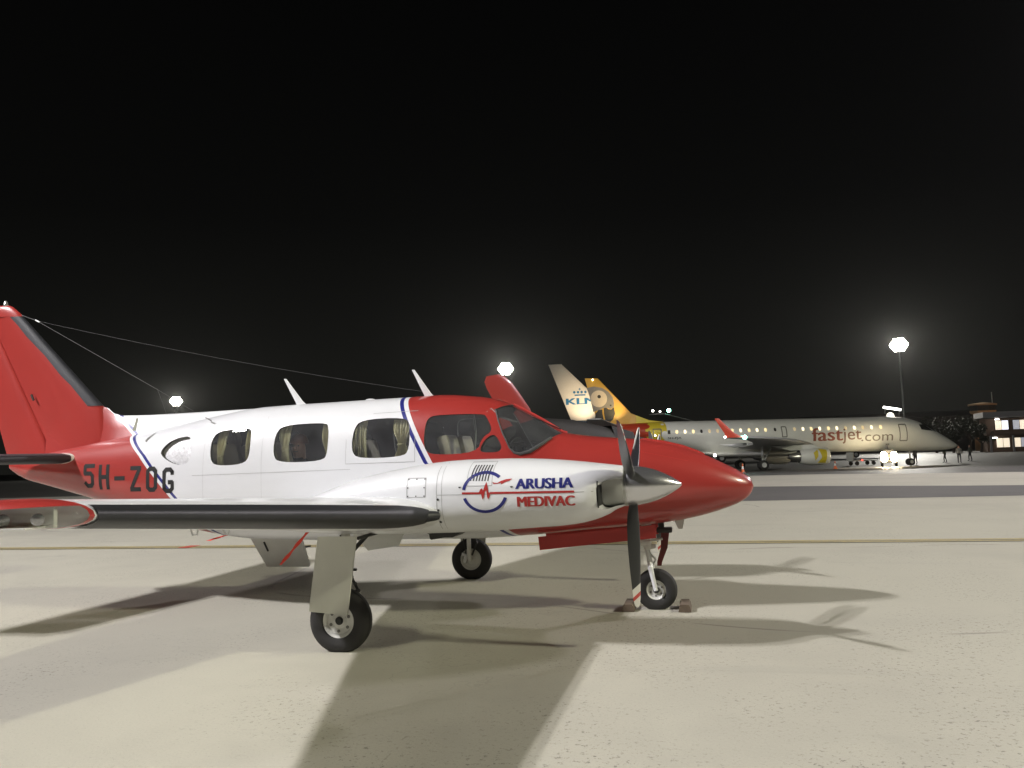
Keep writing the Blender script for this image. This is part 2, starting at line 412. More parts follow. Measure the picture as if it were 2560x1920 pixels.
WS = [(1.062, 2.165), (1.17, 1.908), (1.25, 1.745), (1.30, 1.695), (1.36, 1.678), (1.46, 1.70), (1.595, 1.786), (1.70, 1.862), (1.80, 1.93), (2.0, 2.3), (1.3, 2.6), (1.172, 2.222), (1.114, 2.196)]
cut = MB()
for k, q in polys.items():
    for s in (-1, 1):
        if s == 1 and k == 'oval': continue
        cut.prism(q, 'y', s * 1.2, s * .33, 2)
cm = cut.mesh('cutter'); 
ws_b = MB(); ws_b.prism(WS, 'y', -1.0, 1.0, 2); wm = ws_b.mesh('cutter2')
fo = put('fuselage', fm, [M['livery'], M['interior'], M['seal']], None, smooth=False)
for me_ in (cm, wm):
    co = put('cutter_tmp', me_, [M['livery'], M['interior'], M['seal']], None, smooth=False)
    md = fo.modifiers.new('cut', 'BOOLEAN'); md.operation = 'DIFFERENCE'; md.solver = 'EXACT'; md.object = co
dg = bpy.context.evaluated_depsgraph_get()
me_new = bpy.data.meshes.new_from_object(fo.evaluated_get(dg)); me_new.name = 'fuselage'
fo.modifiers.clear(); fo.data = me_new
for o_ in [o for o in bpy.data.objects if o.name.startswith('cutter_tmp')]: bpy.data.objects.remove(o_, do_unlink=True)
for p in me_new.polygons: p.use_smooth = True
me_new.set_sharp_from_angle(angle=R(32))
fo.parent = AC; fo.name = 'fuselage'
FUS = fo
full = fb.mesh('tmp_full'); 
def bvh_of(me): return BVHTree.FromPolygons([v.co.copy() for v in me.vertices], [tuple(p.vertices) for p in me.polygons])
BV_F = bvh_of(full)

def pane(poly, side, name='window_pane', mat=None, inset=.011, parent=None):
    bm = bmesh.new(); vsb = [bm.verts.new((x, 0, z)) for x, z in grow(poly, .012)]; f = bm.faces.new(vsb)
    bmesh.ops.triangulate(bm, faces=[f])
    for _ in range(5):
        lg = [e_ for e_ in bm.edges if e_.calc_length() > .035]
        if lg: bmesh.ops.subdivide_edges(bm, edges=lg, cuts=1); bmesh.ops.triangulate(bm, faces=bm.faces[:])
    for v in bm.verts: v.co.y = side * (ysurf(v.co.x, v.co.z) - inset)
    me = bpy.data.meshes.new(name); bmesh.ops.recalc_face_normals(bm, faces=bm.faces[:]); bm.to_mesh(me); bm.free()
    return put(name, me, mat or M['glass'], parent, smooth=True, angle=60)
for k in ('w1', 'w2', 'w3', 'w4', 'w5'):
    for s in (-1, 1): pane(polys[k], s, parent=FUS)
# rear teardrop window, blanked with crinkled foil
fp = pane(polys['oval'], -1, 'foil_blind', M['foil'], .05, FUS); fp['label'] = 'crinkled silver foil behind the rear teardrop window'
random.seed(3)
for v in fp.data.vertices: v.co.y += random.uniform(-.0035, .0035)
# wrap-round windshield
mb = MB(); nA = 96; xw = list(np.linspace(1.03, 1.80, 48)); rings = []
for x in xw:
    r_ = fsec(x, nA * 2, .010); rings.append(r_[:nA + 1])
for i in range(len(xw) - 1):
    for k in range(nA):
        q = [rings[i][k], rings[i][k + 1], rings[i + 1][k + 1], rings[i + 1][k]]
        cx_, cz_ = sum(p[0] for p in q) / 4, sum(p[2] for p in q) / 4
        if inside((cx_, cz_), grow(WS, .02)): mb.add(q, [(0, 1, 2, 3)])
me = mb.mesh('windshield'); bm = bmesh.new(); bm.from_mesh(me); bmesh.ops.remove_doubles(bm, verts=bm.verts[:], dist=1e-5); bmesh.ops.recalc_face_normals(bm, faces=bm.faces[:]); bm.to_mesh(me); bm.free()
WSO = put('windshield', me, glass('windshield_glass', (.55, .58, .58)), AC, angle=80)
# dark sealing strip round its lower edge and the centre post
def on_surf(x, z, s, off=.004):
    return (x, s * (ysurf(x, z) + off), z)
low = [(1.062, 2.165), (1.115, 2.04), (1.17, 1.908), (1.25, 1.745), (1.30, 1.695), (1.36, 1.678), (1.46, 1.70), (1.53, 1.742), (1.595, 1.786), (1.66, 1.835)]
for s in (-1, 1):
    mb = MB(); mb.tube([on_surf(x, z, s, .0) for x, z in low], [.008] * 4 + [.013, .018, .022, .022, .020, .018], 8); mb.build('windshield_seal', M['seal'], WSO)
mb = MB(); mb.tube([(x, 0, z_top(x) + .002) for x in np.linspace(1.165, 1.76, 14)], .016, 8); mb.build('windshield_post', M['darkred'], WSO)
mb = MB()
for sgn in (-1, 1): mb.tube([(1.70, sgn * .06, 1.935), (1.60, sgn * .14, 1.985), (1.42, sgn * .20, 2.075)], .006, 6)
mb.build('windshield_wiper', M['black'], WSO)

# dorsal fillet, fin and rudder -------------------------------------------------
def foil(n=12):                                   # closed unit section, x 0 (front) .. 1 (rear), y half thickness for t = 1
    xs = [.5 * (1 - math.cos(math.pi * i / n)) for i in range(n + 1)]
    th = lambda x: 5 * (.2969 * math.sqrt(x) - .126 * x - .3516 * x**2 + .2843 * x**3 - .1036 * x**4)
    return [(x, th(x)) for x in xs]
FO = foil(14)
def vsec(z, xl, xt, t):                           # vertical surface section at height z
    up = [(xl - (xl - xt) * x, y * t, z) for x, y in FO]; lo = [(xl - (xl - xt) * x, -y * t, z) for x, y in FO[1:-1]][::-1]
    return up + lo
def xle(z): return -4.186 - (z - 2.462) * 1.004
def xte(z): return -5.635 - (z - 1.881) * .352
def xhi(z): return -5.03 - (z - 1.99) * .55
mb = MB(); zz = [1.80, 2.0, 2.2, 2.462, 2.7, 3.0, 3.3, 3.55, 3.71]
mb.loft([vsec(z, xle(z) if z >= 2.462 else -4.186 - (z - 2.462) * .3, xhi(z) - .02, .20 - (z - 1.8) * .052) for z in zz])
fin = mb.build('fin', M['red'], AC)
mb = MB(); mb.loft([vsec(z, xhi(z) + .05, xte(z), .13 - (z - 1.88) * .03) for z in (1.885, 2.2, 2.6, 3.0, 3.4, 3.7)]); mb.build('rudder', M['red'], AC)
mb = MB(); mb.loft([vsec(z, -5.44 - k, -6.33 + .2 * k, t) for z, k, t in ((3.712, 0, .105), (3.755, .035, .104), (3.80, .09, .095), (3.84, .14, .08), (3.868, .20, .055), (3.876, .26, .02))])
mb.build('fin_cap', M['red'], AC)
mb = MB(); mb.lathe([(0, .030), (.02, .034), (.03, .026), (.05, .024), (.072, .014), (.08, .002)], (-5.705, 0, 3.862), 'z', 14); bc = mb.build('beacon', M['steel'], AC)
# rubber boot wrapped over the fin leading edge
mb = MB(); rings = []
for z in np.linspace(2.47, 3.705, 10):
    t = .20 - (z - 1.8) * .052; xl = xle(z) + .006; w = .165; xt = xhi(z) - .02; ch = xl - xt; ring = []
    for x, y in [(f_, g_) for f_, g_ in foil(40) if f_ * ch <= w][::-1]: ring.append((xl - ch * x, y * t + .004, z))
    for x, y in [(f_, g_) for f_, g_ in foil(40) if f_ * ch <= w][1:]: ring.append((xl - ch * x, -y * t - .004, z))
    rings.append(ring)
nmin = min(len(r) for r in rings); rings = [r if len(r) == nmin else [r[int(round(i * (len(r) - 1) / (nmin - 1)))] for i in range(nmin)] for r in rings]
mb.loft(rings, cap=False, closed=False); mb.build('deicing_boot', M['boot'], fin)
mb = MB()                                        # pale edge of the boot
for s in (-1,):
    mb.tube([(xle(z) - .165, s * (.011 + (.20 - (z - 1.8) * .052) * .34), z) for z in np.linspace(2.47, 3.70, 8)], .005, 5)
mb.build('boot_edge', M['galv'], fin)
mb = MB(); mb.box((-5.19, -.072, 2.62), (.02, .02, .085), Matrix.Rotation(R(-25), 3, 'Y')); mb.build('rudder_hinge', M['dark'], fin)
# dorsal fillet: thin spine from the cabin roof back to the fin
mb = MB(); rings = []
for x, zt, hw in ((-1.75, 2.338, .06), (-2.2, 2.334, .13), (-2.8, 2.326, .17), (-3.5, 2.322, .17), (-3.9, 2.332, .14), (-4.02, 2.365, .12), (-4.12, 2.44, .10), (-4.20, 2.462, .09), (-4.5, 2.44, .09), (-5.0, 2.38, .07)):
    zb = z_top(x) - .09; rings.append([(x, hw, zb), (x, hw * .45, zb + (zt - zb) * .55), (x, hw * .16, zb + (zt - zb) * .92), (x, 0, zt), (x, -hw * .16, zb + (zt - zb) * .92), (x, -hw * .45, zb + (zt - zb) * .55), (x, -hw, zb)])
mb.loft(rings, cap=True); mb.build('dorsal_fillet', M['livery'], AC, angle=60)

# horizontal surfaces ---------------------------------------------------------------
def hsec(y, xl, xt, z, t, camber=0.02, zt_off=0.0):
    c_ = xl - xt
    def cz(x): return camber * c_ * (1 - (2 * x - .8) ** 2) + zt_off * x
    up = [(xl - c_ * x, y, z + cz(x) + yy * t * c_) for x, yy in FO]; lo = [(xl - c_ * x, y, z + cz(x) - yy * t * c_) for x, yy in FO[1:-1]][::-1]
    return up + lo
def boot_strip(secs, wu, wl_, off=.005):
    """secs: list of (y, xl, xt, z, t, camber, zoff, shrink)"""
    rings = []
    for (y, xl, xt, z, t, cb, zo, sh) in secs:
        c_ = xl - xt; ring = []
        cz = lambda x: cb * c_ * (1 - (2 * x - .8) ** 2) + zo * x
        th = lambda x: 5 * (.2969 * math.sqrt(x) - .126 * x - .3516 * x**2 + .2843 * x**3 - .1036 * x**4)
        for i in range(11):
            x = wu * sh * (1 - i / 10) ** 2 / c_; ring.append((xl - c_ * x + off, y, z + cz(x) + th(x) * t * c_ + off))
        for i in range(1, 11):
            x = wl_ * sh * (i / 10) ** 2 / c_; ring.append((xl - c_ * x + off, y, z + cz(x) - th(x) * t * c_ - off))
        rings.append(ring)
    return rings
for s in (-1, 1):
    st = [(s * .05, -4.36, -5.42, 1.815, .13), (s * .8, -4.46, -5.44, 1.815, .125), (s * 1.8, -4.59, -5.47, 1.815, .12), (s * 2.6, -4.70, -5.48, 1.815, .11), (s * 2.74, -4.80, -5.46, 1.815, .07)]
    mb = MB(); mb.loft([hsec(y, xl, xl - (xl - xt) * .60, z, t / .62, 0) for y, xl, xt, z, t in st]); ho = mb.build('stabilizer', M['grey_white'], AC)
    mb = MB(); mb.loft([hsec(y, xl - (xl - xt) * .56, xt, z - .015, t * .95, 0) for y, xl, xt, z, t in [(s * .22, *st[0][1:])] + st[1:]]); mb.build('elevator', M['grey_white'], AC)
    mb = MB(); mb.loft(boot_strip([(s * .30, -4.40, -5.42, 1.815, .13 / .62 * .62, 0, 0, .25), (s * .36, -4.405, -5.42, 1.815, .135, 0, 0, .9), (s * .5, -4.42, -5.42, 1.815, .135, 0, 0, 1), (s * 1.8, -4.59, -5.47, 1.815, .128, 0, 0, 1), (s * 2.6, -4.70, -5.48, 1.815, .118, 0, 0, 1)], .10, .10, .012), cap=False, closed=False)
    mb.build('deicing_boot', M['boot'], ho)

# wings ---------------------------------------------------------------------------
def w_le(a): return 1.01 - (a - 2.5) * .0836 if a >= 2.3 else 1.02 + (2.3 - a) * .17
def w_te(a): return -1.13 + (a - 1.83) * .215 if a >= 1.83 else -1.13 - (1.83 - a) * .12
def w_z(a): return 1.185 + (a - 2.5) * .0805
def w_t(a): return .150 - .004 * (a - .5)
def wargs(a): return (w_le(a), w_te(a), w_z(a), w_t(a), .018, .0)
WT = 5.96
mbw = MB(); mbw.loft([hsec(-a, *wargs(a)) for a in (.45, 1.0, 1.5, 1.83, 2.3, 2.9, 3.6, 4.4, 5.2, WT)])
WING = mbw.build('wing', M['white'], AC, angle=50)
mb = MB()
sec_b = [(2.50, .28), (2.60, .55), (2.75, .82), (2.95, 1.0), (3.5, 1.0), (4.4, .98), (5.2, .9), (5.95, .75)]
mb.loft(boot_strip([(-a, *wargs(a), sh) for a, sh in sec_b], .070, .200), cap=False, closed=False)
BOOT = mb.build('deicing_boot', M['boot'], WING)
p0 = (w_le(2.50) + .0, -2.50, w_z(2.5) + .005)
mb = MB(); mb.tube([(p0[0] - .07, -2.56, p0[2]), (p0[0] - .01, -2.50, p0[2]), (p0[0] + .03, -2.46, p0[2]), (p0[0] + .05, -2.44, p0[2]), (p0[0] + .062, -2.43, p0[2])], [.05, .045, .040, .034, .012], 12); mb.build('boot_end', M['boot'], WING)
# wingtip: red rounded cap whose forward face is a clear landing-light lens
tip_r, lens_r = MB(), MB(); rows = []; NV = 9
for j in range(NV + 1):
    v = j / NV; a = WT + .24 * v; k = math.sqrt(max(0.0, 1 - (v * .985) ** 2.2))
    c0 = w_le(a) - w_te(a); xl = w_le(a) - .42 * (1 - k); xt = w_te(a) + .12 * (1 - k)
    rows.append(hsec(-a, xl, xt, w_z(a) + .004 * v, w_t(WT) * c0 / (xl - xt) * (.25 + .75 * k) * 1.05, .018))
nF = len(FO)
for j in range(NV):
    n = len(rows[0])
    for k in range(n):
        q = [rows[j][k], rows[j][(k + 1) % n], rows[j + 1][(k + 1) % n], rows[j + 1][k]]
        cxm = sum(p[0] for p in q) / 4; lens = False
        kk = k if k < nF else n - k                                # chord index
        lower = k >= nF - 1
        if 1 <= j <= NV - 1 and ((lower and n - k <= 8) or (not lower and k < 2)): lens = True
        (lens_r if lens else tip_r).add(q, [(0, 1, 2, 3)])
tip_r.add(rows[NV], [tuple(range(len(rows[NV])))])
def weld(mb, name):
    me = mb.mesh(name); bm = bmesh.new(); bm.from_mesh(me); bmesh.ops.remove_doubles(bm, verts=bm.verts[:], dist=1e-5); bmesh.ops.recalc_face_normals(bm, faces=bm.faces[:]); bm.to_mesh(me); bm.free(); return me
TIP = put('wingtip', weld(tip_r, 'wingtip'), M['red'], WING, angle=60)
LENS = put('landing_light_lens', weld(lens_r, 'lens'), M['lens'], WING, angle=60)
mb = MB(); mb.box((.36, -6.055, 1.47), (.50, .02, .085), None); mb.box((.36, -6.11, 1.433), (.42, .12, .006)); mb.build('lamp_bay', M['grey_white'], WING, smooth=False)
for i, (xx, yy, rr) in enumerate(((.56, -6.09, .026), (.40, -6.10, .026), (.30, -6.10, .018))):
    mb = MB(); mb.lathe([(0, .006), (.015, rr * .6), (.04, rr), (.046, rr * .96), (.050, rr * .5), (.052, .003)], (0, 0, 0), 'x', 14)
    lo = mb.build('landing_lamp', M['chrome'], WING); lo.location = (xx, yy, 1.472); lo.rotation_euler = (0, R(8), R(-52))
mb = MB(); mb.tube([(-.02, -6.245, 1.49), (.03, -6.262, 1.49), (.055, -6.262, 1.49)], [.010, .016, .004], 8); mb.build('navigation_light', simple('nav_green', (.05, .5, .3), .2), WING)
# flap and aileron gaps, underside fittings
for a in (3.15, 3.75):
    mb = MB(); mb.tube([(w_te(a) + .43, -a, w_z(a) - .065), (w_te(a) + .42, -a, w_z(a) - .105), (w_te(a) + .385, -a, w_z(a) - .108), (w_te(a) + .37, -a, w_z(a) - .065)], .006, 6)
    mb.build('tie_down_ring', M['steel'], WING)
WINGL = mirror_tree(WING, AC)

# engine nacelles ------------------------------------------------------------------
NY = -1.83
n_top = pchip([-1.25, -.9, -.468, .03, .16, .48, .83, 1.15, 1.54, 1.85, 2.13, 2.41, 2.545], [1.17, 1.225, 1.304, 1.475, 1.508, 1.571, 1.620, 1.641, 1.640, 1.626, 1.599, 1.563, 1.545])
n_bot = pchip([-1.25, -.8, -.3, .3, .93, 1.43, 1.774, 1.966, 2.146, 2.28, 2.413, 2.466, 2.545], [1.13, 1.06, 1.005, .992, .998, 1.016, 1.036, 1.046, 1.064, 1.093, 1.142, 1.175, 1.205])
n_w = pchip([-1.25, -.8, -.47, 0, .5, 1.0, 1.5, 2.0, 2.25, 2.33, 2.42, 2.50, 2.545], [.03, .13, .20, .33, .43, .485, .505, .50, .475, .445, .375, .275, .195])
def nsec(x, n=64, d=0.0, e=2 / 2.55):
    zt, zb, w = n_top(x) - d, n_bot(x) + d, n_w(x) - d; zc = 1.345 if x > .6 else 1.345 - (.6 - x) * .10; zc = min(max(zc, zb + .01), zt - .01); out = []
    for k in range(n):
        t = 2 * math.pi * k / n; c, s = math.cos(t), math.sin(t); hh = (zt - zc) if s >= 0 else (zc - zb)
        out.append((x, NY + w * math.copysign(abs(c) ** e, c), zc + hh * math.copysign(abs(s) ** e, s)))
    return out
xs_n = [-1.25, -1.1, -.9, -.7, -.47, -.2, .03, .25, .48, .7, .83, 1.0, 1.15, 1.35, 1.54, 1.7, 1.85, 2.0, 2.13, 2.20, 2.26, 2.30, 2.335, 2.36, 2.39, 2.42, 2.45, 2.475, 2.50, 2.52, 2.535, 2.545]
rings = [nsec(x) for x in xs_n]; full_n = MB(); full_n.loft(rings, cap=True)
inl = chaikin([(2.352, 1.445), (2.70, 1.437), (2.70, 1.225), (2.50, 1.222), (2.43, 1.196), (2.372, 1.205), (2.348, 1.27)], 2)
no_ = put('engine_nacelle', full_n.mesh('nacelle'), [M['white'], M['dark']], None, smooth=False)
cb = MB(); cb.prism(inl, 'y', NY - .8, NY + .8, 1); co = put('cutter_tmp', cb.mesh('cutn'), [M['white'], M['dark']], None, smooth=False)
md = no_.modifiers.new('cut', 'BOOLEAN'); md.operation = 'DIFFERENCE'; md.solver = 'EXACT'; md.object = co
me = bpy.data.meshes.new_from_object(no_.evaluated_get(bpy.context.evaluated_depsgraph_get())); bpy.data.objects.remove(no_, do_unlink=True); bpy.data.objects.remove(co, do_unlink=True)
me.materials.clear(); NAC = put('engine_nacelle', me, [M['white'], M['dark']], AC, angle=40)
mb = MB(); mb.prism([(NY - .425, 1.215), (NY + .425, 1.215), (NY + .425, 1.432), (NY - .425, 1.432)], 'x', 2.357, 2.364); mb.build('inlet_shade_plate', simple('inlet_shade_black', (.010, .010, .010), .9), NAC, smooth=False)  # black plate put in for the shaded depth of the inlet
BV_N = bvh_of(full_n.mesh('tmp_nac'))
def isec(x, w, zt, zb, n=40):
    zc = (zt + zb) / 2; return [(x, NY + w * math.copysign(abs(math.cos(2*math.pi*k/n)) ** .8, math.cos(2*math.pi*k/n)), zc + (zt - zc) * math.copysign(abs(math.sin(2*math.pi*k/n)) ** .8, math.sin(2*math.pi*k/n))) for k in range(n)]
mb = MB(); mb.loft([isec(2.10, .15, 1.49, 1.16), isec(2.30, .16, 1.50, 1.18), isec(2.40, .18, 1.51, 1.19), isec(2.46, .19, 1.52, 1.20), isec(2.51, .19, 1.525, 1.21), isec(2.54, .18, 1.53, 1.215)]); q_b = mb.build('nose_bowl', simple('bowl_grey', (.42, .42, .40), .5), NAC)

def project(me, bv, direction, origin_y, off=.0035):
    d = Vector((0, direction, 0))
    for v in me.vertices:
        h, nrm, idx, dist = bv.ray_cast(Vector((v.co.x, origin_y, v.co.z)), d)
        if h is not None: v.co = h + (nrm if nrm.dot(d) < 0 else -nrm) * off
    return me
def refine(me, maxlen):
    bm = bmesh.new(); bm.from_mesh(me); bmesh.ops.triangulate(bm, faces=bm.faces[:])
    for _ in range(4):
        lg = [e_ for e_ in bm.edges if e_.calc_length() > maxlen]
        if not lg: break
        bmesh.ops.subdivide_edges(bm, edges=lg, cuts=1); bmesh.ops.triangulate(bm, faces=bm.faces[:])
    bm.to_mesh(me); bm.free(); return me
def flat_mesh(name, polys_):
    me = bpy.data.meshes.new(name); vs, fs = [], []
    for q in polys_: fs.append(tuple(range(len(vs), len(vs) + len(q)))); vs += [(x, 0, z) for x, z in q]
    me.from_pydata(vs, [], fs)
    bm = bmesh.new(); bm.from_mesh(me); bmesh.ops.remove_doubles(bm, verts=bm.verts[:], dist=1e-4); bm.to_mesh(me); bm.free(); return me
def text_mesh(txt, x0, z0, width, height, bold=.0, shear=0.0, space=1.0, x1s=None):
    cu = bpy.data.curves.new('txt', 'FONT'); cu.body = txt; cu.shear = shear; cu.space_character = space; cu.resolution_u = 4
    o = bpy.data.objects.new('txt_tmp', cu); COL.objects.link(o); dg = bpy.context.evaluated_depsgraph_get()
    me = bpy.data.meshes.new_from_object(o.evaluated_get(dg)); bpy.data.objects.remove(o, do_unlink=True)
    xs = [v.co.x for v in me.vertices]; ys = [v.co.y for v in me.vertices]; ax, bx, ay, by = min(xs), max(xs), min(ys), max(ys)
    b_ = bold * height
    for v in me.vertices: v.co = Vector((x0 + b_ + (v.co.x - ax) / (bx - ax) * (width - 2 * b_), 0, z0 + (v.co.y - ay) / (by - ay) * height))
    me['bold'] = b_; return me
def decal(name, me, mat, parent, bv, direction=1, oy=-8.0, off=.0030, ml=.035, one=True):
    b_ = me.get('bold', 0.0); refine(me, ml)
    if b_ > 0:                                    # heavier stroke: the glyphs laid over themselves, a hair apart
        src = me; bm = bmesh.new()
        for k, t in enumerate((-1, -.5, 0, .5, 1)):
            m3 = src.copy()
            for v in m3.vertices: v.co.x += t * b_
            project(m3, bv, direction, oy, off * (.95 + .06 * k)); bm.from_mesh(m3); bpy.data.meshes.remove(m3)
        me = bpy.data.meshes.new(name); bm.to_mesh(me); bm.free()
    else: project(me, bv, direction, oy, off)
    o = put(name, me, mat, parent, smooth=False)
    if one: o['one_side'] = 1
    return o
def decals(name, polys_, *a, **k):
    for q in polys_: decal(name, flat_mesh(name, [q]), *a, **k)
def arc(cx, cz, r0, r1, a0, a1, n=28):
    return [[(cx + r * 1.15 * math.cos(R(a)), cz + r * math.sin(R(a))) for r, a in ((r0, a0 + (a1 - a0) * i / n), (r1, a0 + (a1 - a0) * i / n), (r1, a0 + (a1 - a0) * (i + 1) / n), (r0, a0 + (a1 - a0) * (i + 1) / n))] for i in range(n)]
def strip(p, q, w):
    dx, dz = q[0] - p[0], q[1] - p[1]; L = math.hypot(dx, dz); nx, nz = -dz / L * w / 2, dx / L * w / 2
    return [(p[0] + nx, p[1] + nz), (q[0] + nx, q[1] + nz), (q[0] - nx, q[1] - nz), (p[0] - nx, p[1] - nz)]
QY = -2.33
def nz(a, b2): return xz(1130 + a * .15823, 1140 + b2 * .15823, QY)      # pixels of the enlarged logo -> nacelle side
c0 = nz(517, 572); rr = .172
for a0_, a1_ in ((48, 172), (197, 343)): decal('emblem_arc', flat_mesh('ring', arc(c0[0], c0[1], rr - .024, rr, a0_, a1_)), M['blue'], NAC, BV_N, off=.0028)
l0, l1 = nz(155, 590), nz(1925, 563)
pulse = [nz(*p) for p in ((425, 580), (445, 530), (475, 510), (492, 560), (515, 470), (540, 410), (560, 470), (578, 570), (606, 590), (598, 640), (572, 686), (556, 640), (545, 545), (520, 560), (505, 660), (485, 690), (470, 640), (462, 600), (430, 604))]
decal('pulse_line', flat_mesh('line', [strip(l0, nz(435, 588), .0165), strip(nz(600, 584), l1, .0165), pulse]), M['redvinyl'], NAC, BV_N, off=.0036)
decal('plane_symbol', flat_mesh('sym', [[nz(*p) for p in ((630, 410), (665, 425), (715, 428), (770, 395), (850, 368), (945, 360), (900, 395), (840, 412), (770, 455), (775, 425), (720, 440), (655, 445))]]), M['redvinyl'], NAC, BV_N)
a0, a1 = nz(1000, 523), nz(1905, 340)
decal('lettering', text_mesh('ARUSHA', a0[0], a0[1], a1[0] - a0[0], a1[1] - a0[1], .075), M['blue'], NAC, BV_N)
a0, a1 = nz(1030, 803), nz(1937, 622)
decal('lettering', text_mesh('MEDIVAC', a0[0], a0[1], a1[0] - a0[0], a1[1] - a0[1], .075), M['redvinyl'], NAC, BV_N)
# louvres, access panel, seams, latches
lv = [strip(nz(308 + 45 * i, 150), nz(283 + 46 * i, 398), .011) for i in range(7)]
for q in lv: decal('louvre_slot', flat_mesh('slot', [q]), M['dark'], NAC, BV_N, off=.003)
def rect_line(a, b2, w): return [strip((a[0], a[1]), (b2[0], a[1]), w), strip((b2[0], a[1]), (b2[0], b2[1]), w), strip((b2[0], b2[1]), (a[0], b2[1]), w), strip((a[0], b2[1]), (a[0], a[1]), w)]
decal('louvre_panel_seam', flat_mesh('sm', rect_line(nz(222, 105), nz(628, 468), .005)), M['seam'], NAC, BV_N, off=.002)
pa, pb = xz(1015, 1197, -2.3), xz(1064, 1243, -2.3)
decal('access_panel_seam', flat_mesh('sm', rect_line(pa, pb, .006)), M['seam'], NAC, BV_N, off=.002)
scr = []
for i in range(3):
    for j in range(3):
        if i == 1 and j == 1: continue
        cx_, cz_ = pa[0] + (pb[0] - pa[0]) * (.06 + .44 * i), pa[1] + (pb[1] - pa[1]) * (.06 + .44 * j); scr.append([(cx_ + .006 * math.cos(k), cz_ + .006 * math.sin(k)) for k in np.linspace(0, 5.4, 7)])
decals('panel_screw', scr, M['dark'], NAC, BV_N, off=.004)
decals('cowling_seam', [strip((1.005, 1.06), (1.008, 1.62), .005), strip((1.05, 1.06), (1.053, 1.62), .0035), strip((1.01, 1.352), (2.33, 1.352), .0045)], M['seam'], NAC, BV_N, off=.002)
decals('cowling_fastener', [[(1.018 + .011 * math.cos(k), z_ + .011 * math.sin(k)) for k in np.linspace(0, 5.5, 8)] for z_ in (1.315, 1.225, 1.125)], M['dark'], NAC, BV_N, off=.004)
for p in ((118, 500), (940, 490)):
    a_ = nz(*p); decal('cowling_latch', flat_mesh('l', [[(a_[0] - .014, a_[1] + .006), (a_[0] + .014, a_[1] + .006), (a_[0] + .006, a_[1] - .006), (a_[0] - .006, a_[1] - .006)]]), M['dark'], NAC, BV_N, off=.005)
mb = MB(); mb.tube([(.95, -1.60, 1.02), (.82, -1.60, .965), (.70, -1.60, .945)], [.04, .04, .038], 12, cap=False); mb.build('exhaust_pipe', M['dark'], NAC)
mb = MB(); mb.prism([(1.12, 1.02), (.72, 1.01), (.86, .955), (1.0, .955)], 'y', NY - .05, NY + .25); mb.build('cooling_flap', M['dark'], NAC, smooth=False)
NACL = mirror_tree(NAC, AC)

# propellers -----------------------------------------------------------------------
HUBX, HUBZ = 2.553, 1.373
bmt, nt, b = nmat('blade_paint')
t_ = nt.nodes.new('ShaderNodeTexCoord'); se = nt.nodes.new('ShaderNodeSeparateXYZ'); nt.links.new(t_.outputs['Object'], se.inputs[0])
bz, bx_ = S(nt, se.outputs[2]), S(nt, se.outputs[0])
dd = bz + bx_ * .75; nx_ = nt.nodes.new('ShaderNodeSeparateXYZ'); nt.links.new(t_.outputs['Normal'], nx_.inputs[0]); frn = S(nt, nx_.outputs[0]).gt(.55)
wht = dd.gt(.845) * frn; rd = dd.gt(.91) * dd.lt(.945) * frn
nt.links.new(mixc(nt, rd, mixc(nt, wht, (.019, .020, .022), (.62, .61, .58)), (.45, .05, .04)), b.inputs['Base Color']); b.inputs['Roughness'].default_value = .38
M['blade2'] = bmt
def blade_mesh():
    mb = MB(); rings = []
    for r, ch, tw, tk in ((.10, .060, 62, .060), (.17, .066, 60, .060), (.24, .100, 56, .036), (.34, .126, 50, .026), (.5, .140, 43, .019), (.68, .138, 36, .014), (.84, .124, 30, .011), (.95, .112, 27, .009), (1.0, .080, 26, .007), (1.022, .035, 26, .004)):
        ring = []; ca, sa = math.cos(R(tw)), math.sin(R(tw))
        for x, yy in [(x, y) for x, y in FO] + [(x, -y * .35) for x, y in FO[1:-1]][::-1]:
            u = (x - .4) * ch; w = yy * 2 * tk; ring.append((-u * sa + w * ca, u * ca + w * sa, r))
        rings.append(ring)
    mb.loft(rings); return mb.mesh('blade')
BLM = blade_mesh()
SPIN = [(0, .168), (.02, .170), (.10, .166), (.18, .152), (.26, .128), (.33, .098), (.39, .066), (.43, .040), (.455, .022), (.467, .008), (.470, .001)]
def propeller(y, angs):
    mb = MB(); mb.lathe(SPIN, (HUBX, y, HUBZ), 'x', 48, cap=True); so_ = mb.build('propeller', M['chrome'], AC, angle=30)
    mb = MB(); mb.lathe([(-.012, .172), (.012, .174), (.014, .168)], (HUBX, y, HUBZ), 'x', 48); mb.build('spinner_backplate', M['steel'], so_)
    for a in angs:
        o = bpy.data.objects.new('blade', BLM); COL.objects.link(o); o.parent = so_
        if not BLM.materials: BLM.materials.append(M['blade2']); [setattr(p, 'use_smooth', True) for p in BLM.polygons]; BLM.set_sharp_from_angle(angle=R(50))
        o.location = (HUBX + .055, y, HUBZ); o.rotation_euler = (R(a), 0, 0)
        mb = MB(); mb.lathe([(0, .052), (.012, .052), (.016, .040)], (0, 0, .145), 'z', 20); q = mb.build('blade_collar', M['dark'], so_); q.location = o.location; q.rotation_euler = o.rotation_euler
    return so_
# rotation about x: 0 = blade up, +90 = towards -y
propeller(NY, (180, 60, -60)); propeller(-NY, (180, 60, -60))

